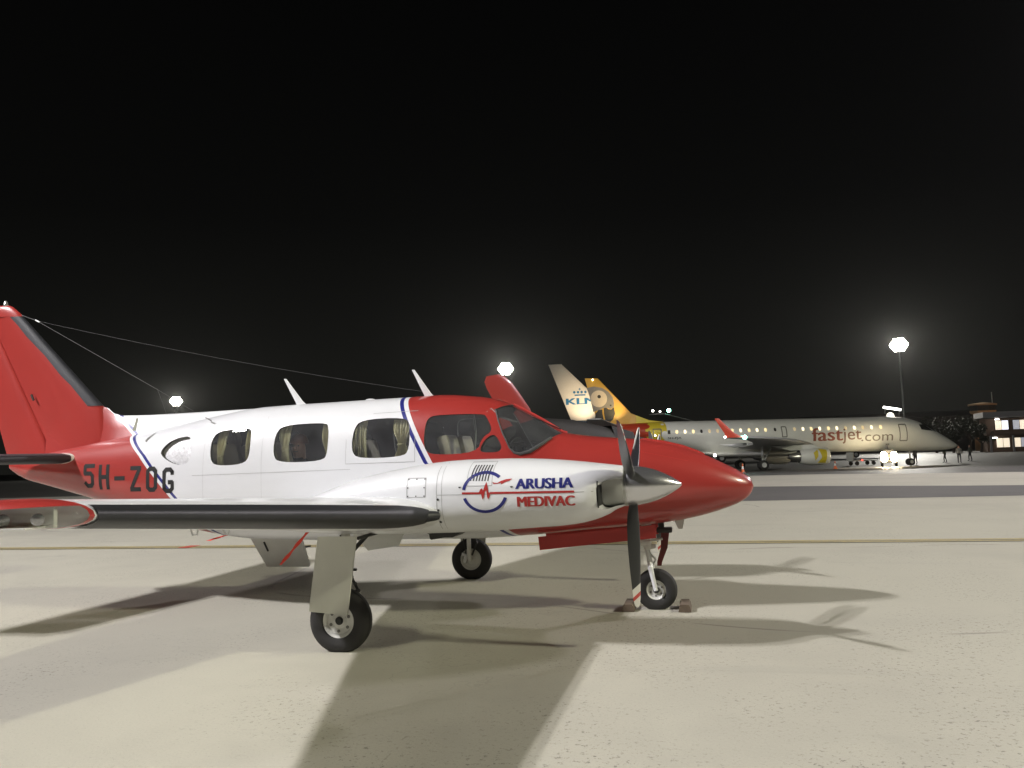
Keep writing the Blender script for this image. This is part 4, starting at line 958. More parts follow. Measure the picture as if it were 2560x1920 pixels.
for sg in (-1, 1):
    hwing([(sg * .3, -13.6, -17.2, 4.35, .10), (sg * 3.0, -15.2, -17.6, 4.60, .09), (sg * 6.0, -16.9, -18.2, 4.95, .08)]).build('stabilizer', M['jetwing'], EJ)
    tw = ej(1862, 1093, -14.2); wl0 = ej(1846, 1090, -14.2); wl1 = ej(1815, 1093, -14.2); wt0 = ej(1796, 1046, -14.2); wt1 = ej(1787, 1044, -14.2)
    hwing([(sg * 1.0, 4.6, -3.0, 2.15, .13), (sg * 4.8, 1.6, -2.9, 2.55, .12), (sg * 9.5, -2.6, -5.3, 2.80, .11), (sg * 13.8, tw[0] + .55, wl1[0] - .1, tw[1] - .02, .10), (sg * 14.15, wl0[0] + .15, wl1[0] - .05, wl0[1], .09)]).build('wing', M['jetwing'], EJ)
    mb = MB(); mb.loft([vsec(z, a, b2, t) for z, a, b2, t in ((wl0[1] - .12, wl0[0] + .35, wl1[0], .12), (wl0[1] + .25, wl0[0] - .35, wl1[0] - .15, .10), (wt0[1] - .1, wt0[0] + .1, wt1[0] - .02, .06), (wt0[1], wt0[0] - .02, wt1[0] - .04, .03))])
    wo_ = mb.build('winglet', simple('winglet_red', (.50, .045, .02), .4), EJ); wo_.location = (0, sg * 14.2, 0)
    for ll in (6.5, 9.8): mb = MB(); mb.tube([(-3.6 - (ll - 6.5) * .55, sg * ll, 2.42), (-4.6 - (ll - 6.5) * .55, sg * ll, 2.30), (-5.9 - (ll - 6.5) * .55, sg * ll, 2.40)], [.10, .18, .03], 8); mb.build('flap_fairing', M['jet'], EJ)
    en_ = jet_engine(EJ, 4.25, 1.5, sg * 4.3, 1.19, .80, (M['jet'],))
    jet_gear(EJ, -1.35, sg * 2.97, .04, 2.3, .46)
    if sg < 0:
        mb = MB(); 
        for q in ([(3.9, 1.75), (3.2, 1.85), (3.35, 1.1), (3.0, .62), (3.75, .60)], [(3.0, 1.8), (2.6, 1.4), (2.75, .9), (2.95, 1.2)]):
            mb.prism(q, 'y', sg * 4.3 - .83, sg * 4.3 - .80)
        me_ = flat_mesh('yl', [[(3.9, 1.75), (3.15, 1.88), (3.35, 1.1), (3.0, .62), (3.75, .60)], [(3.05, 1.8), (2.6, 1.5), (2.75, .8), (3.0, 1.2)]])
        decal('engine_emblem', me_, simple('emblem_yellow', (.66, .52, .03), .4), en_, bvh_of(en_.data), 1, -8, .02, .3)
jet_gear(EJ, 14.65, 0, .04, 1.6, .34, name='nose_gear')
# lit cabin windows, one by one
wlit = [glow('cabin_light_warm', (1.0, .80, .42), .95), glow('cabin_light_bright', (1.0, .86, .58), 1.6), glow('cabin_light_dim', (.9, .72, .42), .3)]; wdark = simple('cabin_window_dark', (.05, .05, .045), .2)
s_, i = ej(1692, 1082, -1.5)[0], 0
zw = 3.78; random.seed(11)
xs_win = [1692 + 20.4 * k for k in range(6)] + [1831, 1852, 1873, 1893, 1914, 1938] + [1987, 2008, 2029, 2050, 2072, 2093, 2115, 2137, 2158, 2180, 2203]
for k, px in enumerate(xs_win):
    s_ = ej(px, 1078, -1.5)[0]; q = chaikin([(s_ - .115, zw - .165), (s_ + .115, zw - .165), (s_ + .115, zw + .165), (s_ - .115, zw + .165)], 1)
    mt = wdark if k in (3, 11) else (wlit[2] if k in (4, 5, 12, 18, 20) else wlit[k % 2])
    decal('cabin_window', flat_mesh('win', [q]), mt, EF, BV_E, 1, -8, .02, .4)
for (pa, pb) in (((1634, 1073), (1655, 1104)), ((2248, 1061), (2269, 1101)), ((1954, 1067), (1967, 1092))):
    a_, b_ = ej(*pa, -1.5), ej(*pb, -1.5); decal('door_outline', flat_mesh('do', rect_line(a_, b_, .10)), simple('door_line', (.16, .16, .14), .5), EF, BV_E, 1, -8, .015, .4)
a_ = ej(1673, 1082, -1.5); decal('cabin_window', flat_mesh('w', [[(a_[0] - .13, zw - .18), (a_[0] + .13, zw - .18), (a_[0] + .13, zw + .18), (a_[0] - .13, zw + .18)]]), wdark, EF, BV_E, 1, -8, .02, .4)
cw = [ej(*p, -1.0) for p in ((2296, 1061), (2311, 1061), (2334, 1077), (2318, 1076), (2299, 1074))]; decal('cockpit_window', flat_mesh('cw', [cw]), M['black'], EF, BV_E, 1, -8, .02, .3)
mb = MB(); mb.loft([[(s, y * 1.0, zt_e(s) - dz + .02) for y, dz in ((-.95 * w_e(s) * .8, .34), (-.5, .06), (0, -.01), (.5, .06), (.95 * w_e(s) * .8, .34))] for s in (15.55, 16.0, 16.5, 17.0)], cap=False, closed=False); mb.build('windshield', M['black'], EF)
tm = [('fast', 2030, 2106, 1069, 1103, .035, (.30, .075, .045)), ('jet', 2108, 2152, 1071, 1109, .008, (.22, .12, .085)), ('.com', 2154, 2232, 1085, 1103, .0, (.17, .15, .12))]
for txt, xa, xb, ya, yb, bd, colr in tm:
    p_, q_ = ej(xa, yb, -1.5), ej(xb, ya, -1.5); decal('lettering', text_mesh(txt, p_[0], p_[1], q_[0] - p_[0], q_[1] - p_[1], bd), simple('titles', colr, .5), EF, BV_E, 1, -8, .02, .3)
p_, q_ = ej(1671, 1099, -1.5), ej(1704, 1092, -1.5); decal('lettering', text_mesh('5H-FJA', p_[0], p_[1], q_[0] - p_[0], q_[1] - p_[1], .02), M['black'], EF, BV_E, 1, -8, .02, .3)
# bird-head emblem on the fin
def e8(a, b2): return ej(1300 + a * .20796, 880 + b2 * .20796, -.15)
def disc(c2, r, n=20): return [(c2[0] + r * math.cos(2*math.pi*k/n), c2[1] + r * math.sin(2*math.pi*k/n)) for k in range(n)]
em_g = simple('emblem_grey', (.22, .20, .17), .5, var=.25, scale=1.2); em_p = simple('emblem_pale', (.60, .50, .36), .5); em_k = simple('emblem_dark', (.02, .017, .012), .5)
head = [e8(*p) for p in ((795, 432), (880, 414), (980, 430), (1060, 480), (1110, 550), (1126, 620), (1122, 660), (1085, 687), (1040, 672), (1000, 672), (960, 692), (880, 720), (862, 650), (838, 560), (815, 480))]
decal('fin_emblem', flat_mesh('h', [head]), em_g, EFIN, BV_EF, 1, -8, .010, .5)
decal('fin_emblem', flat_mesh('h', [disc(e8(942, 562), .80)]), em_p, EFIN, BV_EF, 1, -8, .018, .5)
decal('fin_emblem', flat_mesh('h', [disc(e8(946, 536), .17), disc(e8(1085, 642), .09, 10), [e8(*p) for p in ((1002, 676), (1030, 668), (1060, 688), (1092, 692), (1122, 664), (1138, 740), (1115, 810), (1060, 862), (985, 890), (1012, 850), (1022, 810), (1006, 740))], [e8(*p) for p in ((985, 690), (940, 697), (905, 740), (900, 800), (935, 845), (985, 850), (1003, 812), (990, 745))]]), em_k, EFIN, BV_EF, 1, -8, .026, .5)
# its lamps: navigation lights and the logo light that washes the fin
def bulb(name, p, r, mat, parent):
    mb = MB(); mb.lathe([(-r, .01), (-r * .7, r * .7), (0, r), (r * .7, r * .7), (r, .01)], p, 'x', 12); return mb.build(name, mat, parent)
GN = glow('green_nav', (.35, 1.0, .75), 30); WN = glow('white_nav', (1.0, .95, .85), 14); RN = glow('red_nav', (1.0, .08, .05), 6)
p_ = ej(1861, 1093, -14.3); bulb('navigation_light', (p_[0], -14.32, p_[1]), .16, GN, EJ)
p_ = ej(1812, 1093, -14.2); bulb('navigation_light', (p_[0], -14.2, p_[1]), .09, WN, EJ)
p_ = ej(1533, 1064, -1.2); bulb('tail_light', (p_[0], -1.35, p_[1]), .06, WN, EJ); p_ = ej(1479, 916.5 + 30, 0); bulb('tail_light', (p_[0], -.14, p_[1] - .12), .06, WN, EJ)
p_ = ej(1637, 1089, -1.55); bulb('door_light', (p_[0], -1.62, p_[1]), .07, WN, EJ); p_ = ej(1787, 1138, -2.0); bulb('service_light', (p_[0], -2.0, p_[1]), .14, WN, EJ)
lamp('SPOT', (-13.6, -2.6, 5.0), 620, (1.0, .74, .34), 'logo_light', .05, (-14.6, 0, 6.9), 70, .9, EJ)

# ------------------------------------------------------------------ wide-body airliner behind it
HK = R(6.0); K0 = at_d(1426, 1130, 143.0)
KJ = empty('wide_body_jet', (float(K0[0]), float(K0[1]), zg(float(K0[1]))), HK, 'wide-body airliner with white fin, blue crown emblem and blue fuselage', 'airliner')
kh = np.array([math.cos(HK), math.sin(HK), 0]); kn = np.array([-kh[1], kh[0], 0]); KZ = -zg(float(K0[1]))
def kj(px, py, l=0.0):
    v = ray(px, py); t = ((K0 - CAM_POS) @ kn + l) / (v @ kn); X = CAM_POS + t * v; return (float((X - K0) @ kh), float(X[2]) + KZ)
km, nt, b = nmat('wide_body_livery')
t_ = nt.nodes.new('ShaderNodeTexCoord'); se = nt.nodes.new('ShaderNodeSeparateXYZ'); nt.links.new(t_.outputs['Object'], se.inputs[0]); z_ = S(nt, se.outputs[2])
c_ = mixc(nt, z_.gt(5.0), (.7, .7, .7), (.02, .12, .28)); nt.links.new(c_, b.inputs['Base Color']); b.inputs['Roughness'].default_value = .35
M['wide'] = km
mb = MB(); mb.loft([ring_at(s, w, zt, zb, n=40) for s, w, zt, zb in ((-4, .25, 6.6, 6.1), (-1, .9, 6.9, 5.3), (3, 1.7, 7.0, 4.2), (8, 2.4, 7.0, 2.9), (14, 2.7, 6.95, 1.9), (44, 2.7, 6.7, 1.8), (48, 2.5, 6.3, 1.9), (51, 1.9, 5.6, 2.2), (53, 1.1, 4.8, 2.6), (54.2, .1, 3.8, 3.4))]); KF = mb.build('fuselage', M['wide'], KJ, angle=60)
KW2, nt, b = nmat('fin_white'); t_ = nt.nodes.new('ShaderNodeTexCoord'); se = nt.nodes.new('ShaderNodeSeparateXYZ'); nt.links.new(t_.outputs['Object'], se.inputs[0]); nt.links.new(mixc(nt, S(nt, se.outputs[2]).gt(8.0), (.02, .05, .10), mixc(nt, S(nt, noise(nt, .5)), (.70, .67, .62), (.76, .73, .68))), b.inputs['Base Color'])
ff = [kj(1371, 912), kj(1404, 911), kj(1466, 969.5), kj(1426, 1046)]
sl = (ff[1][0] - ff[2][0]) / (ff[1][1] - ff[2][1]); le = lambda z: ff[1][0] + (z - ff[1][1]) * sl; st_ = (ff[0][0] - ff[3][0]) / (ff[0][1] - ff[3][1]); te = lambda z: ff[0][0] + (z - ff[0][1]) * st_
mb = vfin([(z, le(z), te(z), t) for z, t in ((7.0, .40), (9, .38), (12, .30), (15, .22), (17.3, .14))] + [(ff[0][1], ff[1][0] - .05, ff[0][0], .05)]); KFIN = mb.build('fin', KW2, KJ, angle=60); BV_K = bvh_of(KFIN.data)
blu_k = simple('airline_blue', (.012, .16, .36), .4)
p_, q_ = kj(1415, 1012, -.3), kj(1490, 997, -.3)
decal('lettering', text_mesh('KLM', p_[0], p_[1], q_[0] - p_[0], q_[1] - p_[1] + .25, .10), blu_k, KFIN, BV_K, 1, -8, .03, .6)
def k8(a, b2): return kj(1300 + a * .20796, 880 + b2 * .20796, -.3)
crown = [disc(k8(x, 484 - (x - 650) * .03), .225, 14) for x in (652, 697, 741, 786)] + [[k8(655, 512), k8(785, 507), k8(787, 522), k8(657, 527)], [k8(712, 432), k8(720, 432), k8(720, 460), k8(712, 460)], [k8(702, 442), k8(730, 441), k8(730, 449), k8(702, 450)]]
decal('crown_emblem', flat_mesh('cr', crown), blu_k, KFIN, BV_K, 1, -8, .03, .6)
wg = simple('wide_wing_grey', (.33, .33, .32), .45)
for sg in (-1, 1):
    hwing([(sg * .5, 8.0, 1.6, 6.2, .10), (sg * 5, 4.6, .2, 6.75, .09), (sg * 9.7, 1.3, -1.2, 7.4, .08)]).build('stabilizer', wg, KJ)
    hwing([(sg * 2, 36, 24.5, 3.4, .12), (sg * 9, 30, 22, 4.4, .11), (sg * 20, 21.2, 16.8, 5.9, .10), (sg * 29, 14.8, 12.6, 7.3, .09)]).build('wing', wg, KJ)
    jet_engine(KJ, 35.5, 30.3, sg * 9.4, 2.35, 1.45, (M['wide'],)); jet_gear(KJ, 25, sg * 5, .02, 4.0, .7, gap=1.2)
jet_gear(KJ, 47.5, 0, .02, 2.9, .55, name='nose_gear', gap=.8)
for px, py, m_, r_ in ((1632, 1027, WN, .16), (1650, 1028.5, WN, .12), (1672, 1026, GN, .26)):
    p_ = kj(px, py, -28.6); bulb('navigation_light', (p_[0], -28.6, p_[1]), r_, m_, KJ)
lamp('SPOT', (4.2, -6.5, 7.3), 4800, (1.0, .78, .50), 'logo_light', .1, (2.1, 0, 11.6), 62, .9, KJ)

# ------------------------------------------------------------------ second twin-engined aircraft parked beyond ours
H2 = R(55.0); F2 = at_d(1268, 1010, 27.0)
A2 = empty('small_aircraft', (float(F2[0]), float(F2[1]), 0), H2, 'dark small aircraft with rounded red fin parked behind the red nose', 'aircraft')
drk = simple('dark_aircraft_paint', (.014, .0125, .011), .7, var=.2)
mb = MB(); mb.loft([ring_at(s, w, zt, zb, n=28, e=.85) for s, w, zt, zb in ((-1.0, .06, 2.2, 2.0), (0, .25, 2.62, 1.75), (1.3, .5, 2.93, 1.3), (2.9, .66, 2.87, 1.05), (4.5, .68, 2.63, 1.0), (5.9, .64, 2.35, 1.0), (7.0, .52, 2.16, 1.08), (7.8, .36, 2.0, 1.2), (8.3, .2, 1.8, 1.32), (8.5, .04, 1.58, 1.5))]); mb.build('fuselage', drk, A2, angle=60)
h2 = np.array([math.cos(H2), math.sin(H2), 0]); n2 = np.array([-h2[1], h2[0], 0])
def f2(px, py):
    v = ray(px, py); t = ((np.array([F2[0], F2[1], 0]) - CAM_POS) @ n2) / (v @ n2); X = CAM_POS + t * v; return (float((X - np.array([F2[0], F2[1], 0])) @ h2), float(X[2]))
le2 = [f2(*p) for p in ((1325, 1022), (1300, 985), (1280, 957), (1262, 941), (1245, 936))]; te2 = [f2(*p) for p in ((1243, 1020), (1228, 992), (1217, 972), (1211, 955), (1216, 941))]
mb = MB(); mb.loft([vsec(2.3, le2[0][0] + .4, te2[0][0] + .1, .16)] + [[(x_, y_, a[1] + (b2[1] - a[1]) * k_) for (x_, y_, _), k_ in zip(vsec(0, a[0], b2[0], .14 - .02 * i), [(fx) for fx, _ in FO] + [fx for fx, _ in FO[1:-1]][::-1])] for i, (a, b2) in enumerate(zip(le2, te2))]); mb.build('fin', M['red'], A2, angle=60)
for sg in (-1, 1):
    hwing([(sg * .1, 1.0, -.1, 2.1, .11), (sg * 1.9, .7, 0, 2.12, .10)]).build('stabilizer', drk, A2)
    hwing([(sg * .4, 5.6, 3.4, 1.15, .13), (sg * 4.2, 5.2, 4.0, 1.38, .11)]).build('wing', drk, A2)
    mb = MB(); mb.loft([ring_at(s, w, 1.25 + h_, 1.25 - h_, n=18) for s, w, h_ in ((3.4, .1, .1), (4.5, .3, .28), (6.0, .3, .28), (6.5, .16, .16), (6.8, .02, .02))]); eo = mb.build('engine', drk, A2); eo.location = (0, sg * 1.6, 0)
    jet_gear(A2, 4.6, sg * 1.9, 0, 1.1, .26, gap=.0001)
jet_gear(A2, 7.3, 0, 0, 1.2, .22, name='nose_gear', gap=.0001)
mb = MB(); mb.loft([[(s, y, z) for y, z in ((-.62, zl), (-.45, zh), (.45, zh), (.62, zl))] for s, zl, zh in ((4.6, 2.2, 2.64), (5.2, 2.1, 2.52), (5.8, 2.0, 2.40))], cap=False, closed=False); mb.build('windshield', M['black'], A2)

# ------------------------------------------------------------------ floodlight masts
FACE = glow('floodlight_face', (1.0, .97, .86), 55.0)
def mast(x, y, h, label, aim, base=None, energy=0, color=(1, .96, .9), n=19, sizes=1.0, tower=False):
    z0 = zg(y) if base is None else base
    m = empty('floodlight_mast', (x, y, z0), 0, label, 'floodlight', 'floodlight masts round the apron')
    mb = MB(); mb.tube([(0, 0, 0), (0, 0, h * .5), (0, 0, h)], [.28 * sizes, .2 * sizes, .12 * sizes], 12); mb.build('pole', M['galv'], m)
    mb = MB(); mb.lathe([(0, .6 * sizes), (.12, .6 * sizes), (.13, .2), (.14, .01)], (0, 0, 0), 'z', 16); mb.build('base_plate', M['galv'], m)
    d = Vector((aim[0] - x, aim[1] - y, 0)).normalized(); ang = math.atan2(d.y, d.x)
    hd = MB(); hd.box((0, 0, h), (.16, 5.0 * sizes, .14), Matrix.Rotation(ang, 3, 'Z')); hd.box((0, 0, h - .9 * sizes), (.16, 4.6 * sizes, .14), Matrix.Rotation(ang, 3, 'Z')); hd.build('cross_arm', M['galv'], m, smooth=False)
    for k in range(n):
        row, c, cnt = (0, k, 3) if k < 3 else ((1, k - 3, 4) if k < 7 else ((2, k - 7, 5) if k < 12 else ((3, k - 12, 4) if k < 16 else (4, k - 16, 3))))
        off = (c - (cnt - 1) / 2) * .92 * sizes
        px_, py_ = -d.y * off + d.x * .25, d.x * off + d.y * .25; pz = h + 1.3 * sizes - row * .66 * sizes
        fl = MB(); fl.lathe([(-.15, .20), (-.12, .34), (.12, .47), (.15, .47)], (0, 0, 0), 'x', 16); fo_ = fl.build('floodlight', M['dark'], m); fo_.location = (px_, py_, pz); fo_.rotation_euler = (0, R(12), ang)
        fc = MB(); fc.lathe([(.151, .46), (.165, .44), (.172, .02)], (0, 0, 0), 'x', 16); fc.build('lens', FACE, fo_)
    return m, Vector((x, y, z0 + h)), d
for (px, py), dist, lab in (((440, 1003), 290, 'distant floodlight mast seen above the white rear cabin roof'), ((1264, 922), 218, 'distant floodlight mast glowing beside the rounded red fin'), ((2247, 862), 197, 'tall floodlight mast glowing above the regional jet nose')):
    p = at_d(px, py, dist); m_, hp, d = mast(float(p[0]), float(p[1]), float(p[2]) - zg(float(p[1])), lab, (0, 0), sizes=.86)
    lamp('SPOT', tuple(hp + d * 1.2), 90000, (1.0, .96, .86), 'floodlight_beam', .6, (p[0] * .3, p[1] * .45, 0), 110, .6)
for key, lab in (('A', 'floodlight mast off behind the tail of the parked aircraft'), ('C', 'floodlight mast out ahead of the parked aircraft nose'), ('D', 'unseen floodlight mast at the apron edge between the two stands')):
    (x, y, h), pw, colr = FLOODS[key]
    sz = 1.0
    m_, hp, d = mast(x, y, h, lab, (0, 0), sizes=sz)
    side = Vector((-d.y, d.x, 0))
    for q in (-1, 1): lamp('SPOT', tuple(hp + d * .62 + side * q * 1.1 + Vector((0, 0, -.05))), pw / 2, colr, 'floodlight_beam', .30, {'A': (1.5, 1.0, .5), 'C': (0, 2, .5), 'D': (8, 18, 0)}[key], 150, .5)

# ------------------------------------------------------------------ vehicles, people, cones by the regional jet
vp = at_d(2222, 1150, 76.0); vz = zg(float(vp[1]))
TG = empty('baggage_tug', (float(vp[0]), float(vp[1]), vz), R(-100), 'small ground tug with glaring headlights beside the jet nose wheel', 'vehicle')
vpaint = simple('tug_paint', (.45, .40, .30), .5)
mb = MB(); mb.box((0, 0, .62), (2.6, 1.35, .55), bev=.08); mb.box((-.55, 0, 1.0), (1.2, 1.3, .3), bev=.06); mb.build('body', vpaint, TG)
mb = MB(); mb.box((.15, 0, 1.05), (.4, .9, .25), bev=.05); mb.box((-.05, 0, 1.3), (.14, .9, .5), bev=.05); mb.build('seat', M['dark'], TG)
for a in (-.85, .85):
    for c2 in (-.6, .6):
        mb = MB(); mb.lathe([(-.1, .16), (-.1, .28), (0, .32), (.1, .28), (.1, .16)], (a, c2, .325), 'y', 20); ty = mb.build('wheel', M['rubber'], TG)
        mb = MB(); mb.lathe([(-.105, .02), (-.105, .16), (.105, .16), (.105, .02)], (a, c2, .325), 'y', 16); mb.build('rim', M['galv'], ty)
HL = glow('headlight_glow', (1.0, .80, .50), 150.0)
for zh in (1.02, 1.42):  # upper pair added and lenses oversized to widen the headlight glare
  for c2 in (-.42, .42):
    mb = MB(); mb.lathe([(0, .12), (.05, .26), (.06, .25), (.065, .01)], (1.28, c2, zh - .32), 'x', 18); mb.build('headlight_glare_lamp', HL, TG)
    lamp('SPOT', (1.5, c2, zh - .3), 260, (1.0, .78, .48), 'headlight_glare_beam', .08, (9, c2, -.4), 80, .8, TG)
mb = MB(); mb.tube([(-.9, 0, 1.1), (-.9, 0, 2.0)], .03, 8); mb.box((-.9, 0, 2.02), (.2, .3, .14)); mb.build('work_light', M['dark'], TG)
lamp('SPOT', (float(vp[0]) + 1.6, float(vp[1]) + 2.0, 1.5), 120, (1.0, .97, .82), 'work_beam', .1, (float(vp[0]) + 6.5, float(vp[1]) + 3.0, -.5), 80, .7)
bulb('tail_lamp', (-1.32, .5, .7), .06, RN, TG)
cp = at_d(2155, 1150, 84.0)
CT = empty('baggage_cart', (float(cp[0]), float(cp[1]), zg(float(cp[1]))), R(20), 'flat baggage cart with red tail lamp under the jet belly', 'cart')
mb = MB(); mb.box((0, 0, .5), (2.6, 1.4, .12), bev=.02); mb.build('deck', M['galv'], CT); mb = MB(); mb.box((-1.27, 0, .95), (.06, 1.35, .8)); mb.build('end_panel', M['galv'], CT, smooth=False)
for a in (-.9, .9):
    for c2 in (-.6, .6): mb = MB(); mb.lathe([(-.06, .05), (-.06, .2), (0, .22), (.06, .2), (.06, .05)], (a, c2, .23), 'y', 16); mb.build('wheel', M['rubber'], CT)
bulb('tail_lamp', (-.4, -.74, .55), .08, RN, CT)
def cone(px, py, d, lab):
    p = at_d(px, py, d); y = float(p[1]); z = zg(y); mb = MB(); mb.lathe([(0, .20), (.03, .20), (.031, .15), (.25, .10), (.48, .055), (.68, .03), (.70, .02)], (0, 0, 0), 'z', 18)
    m, nt, b = nmat('cone_' + str(px)); t = nt.nodes.new('ShaderNodeTexCoord'); se = nt.nodes.new('ShaderNodeSeparateXYZ'); nt.links.new(t.outputs['Object'], se.inputs[0]); zz_ = S(nt, se.outputs[2])
    nt.links.new(mixc(nt, zz_.gt(.28) * zz_.lt(.48), (.75, .16, .04), (.8, .8, .78)), b.inputs['Base Color'])
    o = mb.build('traffic_cone', m); o.location = (float(p[0]), y, z); return tag(o, lab, 'cone', 'traffic cones by the regional jet')
cone(1857, 1180, 62, 'orange and white cone standing under the regional jet wing'); cone(2088, 1165, 72, 'orange and white cone standing in front of the jet engine')
def person(px, py, d, lab, stride=.12, turn=0, top=(.10, .11, .08), h=1.74):
    p = at_d(px, py, d); y = float(p[1]); z = zg(y); k = h / 1.74
    J = {'pel': (0, 0, .95), 'chest': (0, 0, 1.30), 'neck': (0, 0, 1.47), 'head': (0, .01, 1.58), 'crown': (0, .01, 1.70), 'shl': (-.19, 0, 1.41), 'ell': (-.24, -.03, 1.13), 'hal': (-.23, .06, .88), 'shr': (.19, 0, 1.41), 'elr': (.25, .04, 1.13), 'har': (.22, .12, .90),
         'hil': (-.09, 0, .90), 'knl': (-.10, stride, .50), 'anl': (-.10, stride * 1.1 - .02, .08), 'tol': (-.11, stride * 1.1 + .15, .04), 'hir': (.09, 0, .90), 'knr': (.10, -stride * .6, .50), 'anr': (.10, -stride * 1.5, .08), 'tor': (.11, -stride * 1.5 + .16, .04)}
    rad = {'pel': .15, 'chest': .17, 'neck': .06, 'head': .095, 'crown': .075, 'shl': .075, 'ell': .05, 'hal': .045, 'shr': .075, 'elr': .05, 'har': .045, 'hil': .10, 'knl': .065, 'anl': .045, 'tol': .04, 'hir': .10, 'knr': .065, 'anr': .045, 'tor': .04}
    E_ = [('pel', 'chest'), ('chest', 'neck'), ('neck', 'head'), ('head', 'crown'), ('chest', 'shl'), ('shl', 'ell'), ('ell', 'hal'), ('chest', 'shr'), ('shr', 'elr'), ('elr', 'har'), ('pel', 'hil'), ('hil', 'knl'), ('knl', 'anl'), ('anl', 'tol'), ('pel', 'hir'), ('hir', 'knr'), ('knr', 'anr'), ('anr', 'tor')]
    nm = list(J); me = bpy.data.meshes.new('p'); me.from_pydata([tuple(c * k for c in J[n]) for n in nm], [(nm.index(a), nm.index(b2)) for a, b2 in E_], [])
    o = bpy.data.objects.new('p_tmp', me); COL.objects.link(o); o.modifiers.new('s', 'SKIN'); sub = o.modifiers.new('u', 'SUBSURF'); sub.levels = 1; sub.render_levels = 1
    for i, n in enumerate(nm): me.skin_vertices[0].data[i].radius = (rad[n] * k, rad[n] * k)
    me.skin_vertices[0].data[0].use_root = True
    dg = bpy.context.evaluated_depsgraph_get(); m2 = bpy.data.meshes.new_from_object(o.evaluated_get(dg)); bpy.data.objects.remove(o, do_unlink=True)
    mn = min(v.co.z for v in m2.vertices)
    for v in m2.vertices: v.co.z -= mn
    b_ = put('person', m2, [M['skin'], simple('shirt', top, .9), M['cloth']], None, angle=80)
    for f in m2.polygons:
        c = f.center; f.material_index = 0 if c.z > 1.46 * k else (2 if c.z < .97 * k and abs(c.x) < .19 * k else 1)
    b_.location = (float(p[0]), y, z); b_.rotation_euler = (0, 0, turn); return tag(b_, lab, 'person', 'ground staff by the regional jet nose')
person(2362, 1140, 84, 'person in dark clothes walking just ahead of the jet nose', .12, R(90)); person(2398, 1140, 80, 'person in pale shirt standing in front of the jet nose', .05, R(180), (.22, .21, .19)); person(2425, 1138, 88, 'person in dark clothes standing beyond the pale-shirted person', .1, R(60), (.08, .09, .07)); person(2288, 1140, 80, 'person in dark clothes standing by the jet nose wheel', .04, R(30), (.06, .06, .06))

# ------------------------------------------------------------------ terminal, tower, hangar and trees in the far background
def far_box(name, x0, x1, y, depth, z0, z1): pass
tp = at_d(2470, 1110, 150); TY = float(tp[1]); tz = zg(TY); TX = float(tp[0])
TB = empty('terminal_building', (TX, TY, tz), R(-6), 'two-storey terminal with lit windows at the apron edge', 'building')
tw_ = simple('terminal_wall', (.20, .13, .09), .8, var=.2); cr = simple('terminal_concrete', (.42, .41, .40), .7, var=.15)
LW, H1, H2_ = 30.0, 2.95, 6.3
mb = MB(); mb.box((LW / 2, 3.2, H1 / 2 + .0), (LW, 5.6, H1)); mb.box((LW / 2, 3.4, (H1 + H2_) / 2 + .1), (LW, 5.6, H2_ - H1 - .5)); mb.build('wall', tw_, TB, smooth=False)
mb = MB(); mb.box((LW / 2, 2.6, H1 + .25), (LW + .6, 7.6, .45), bev=.03); mb.build('balcony_slab', tw_, TB, smooth=False)
mb = MB(); mb.box((LW / 2, 2.4, H2_ + .45), (LW + 1.6, 8.6, 1.0), bev=.05); mb.build('roof', cr, TB, smooth=False)
win_w = glow('terminal_window_cool', (.92, .93, 1.0), 1.3); win_y = glow('terminal_window_warm', (1.0, .86, .66), .9); win_d = glow('terminal_window_dim', (.8, .82, .9), .35)
random.seed(5)
for k in range(10):
    x = 1.4 + k * 2.85
    for lev, (z0, z1) in enumerate(((.75, 2.55), (3.95, 5.75))):
        fr = MB(); fr.prism([(x, z0), (x + 2.25, z0), (x + 2.25, z1), (x, z1)], 'y', .34, .60); w_ = fr.build('window', M['dark'], TB, smooth=False)
        for j in range(2):
            pn = MB(); a_ = x + .08 + j * 1.08; pn.prism([(a_, z0 + .08), (a_ + 1.0, z0 + .08), (a_ + 1.0, z1 - .08), (a_, z1 - .08)], 'y', .315, .335); pn.build('pane', (win_w, win_d, win_y, win_w)[(k * 3 + j + lev * 2) % 4] if lev else (win_y, win_y, win_d, win_w)[(k + j) % 4], w_, smooth=False)
for k in range(9):
    mb = MB(); mb.box((.3 + k * 3.6, -1.0, H1 / 2), (.32, .32, H1)); mb.build('column', cr, TB, smooth=False)
for k, (x, z) in enumerate(((1.0, 2.6), (1.6, 5.9), (7.2, 5.9), (13, 5.9))):
    mb = MB(); mb.box((x, -.9, z), (.7, .2, .12)); mb.build('wall_lamp', glow('wall_lamp', (1, .97, .92), 14), TB, smooth=False)
qp = at_d(2462, 1090, 175); TWx, TWy = float(qp[0]), float(qp[1])
TW = empty('control_tower', (TWx, TWy, zg(TWy)), R(-15), 'brown control tower with antenna behind the terminal', 'tower')
brn = simple('tower_render', (.34, .22, .12), .85, var=.2)
mb = MB(); mb.prism([(-1.9, -1.6), (1.9, -1.6), (1.9, 1.6), (-1.9, 1.6)], 'z', 0, 7.6); mb.build('shaft', brn, TW, smooth=False)
mb = MB(); mb.loft([[(r * math.cos(R(45 * k + 22)), r * math.sin(R(45 * k + 22)), z) for k in range(8)] for r, z in ((2.2, 7.6), (2.7, 8.3), (2.7, 8.5))]); mb.build('cab_base', brn, TW, smooth=False)
mb = MB(); mb.loft([[(r * math.cos(R(45 * k + 22)), r * math.sin(R(45 * k + 22)), z) for k in range(8)] for r, z in ((2.45, 8.5), (2.65, 9.6))]); mb.build('cab_glazing', M['black'], TW, smooth=False)
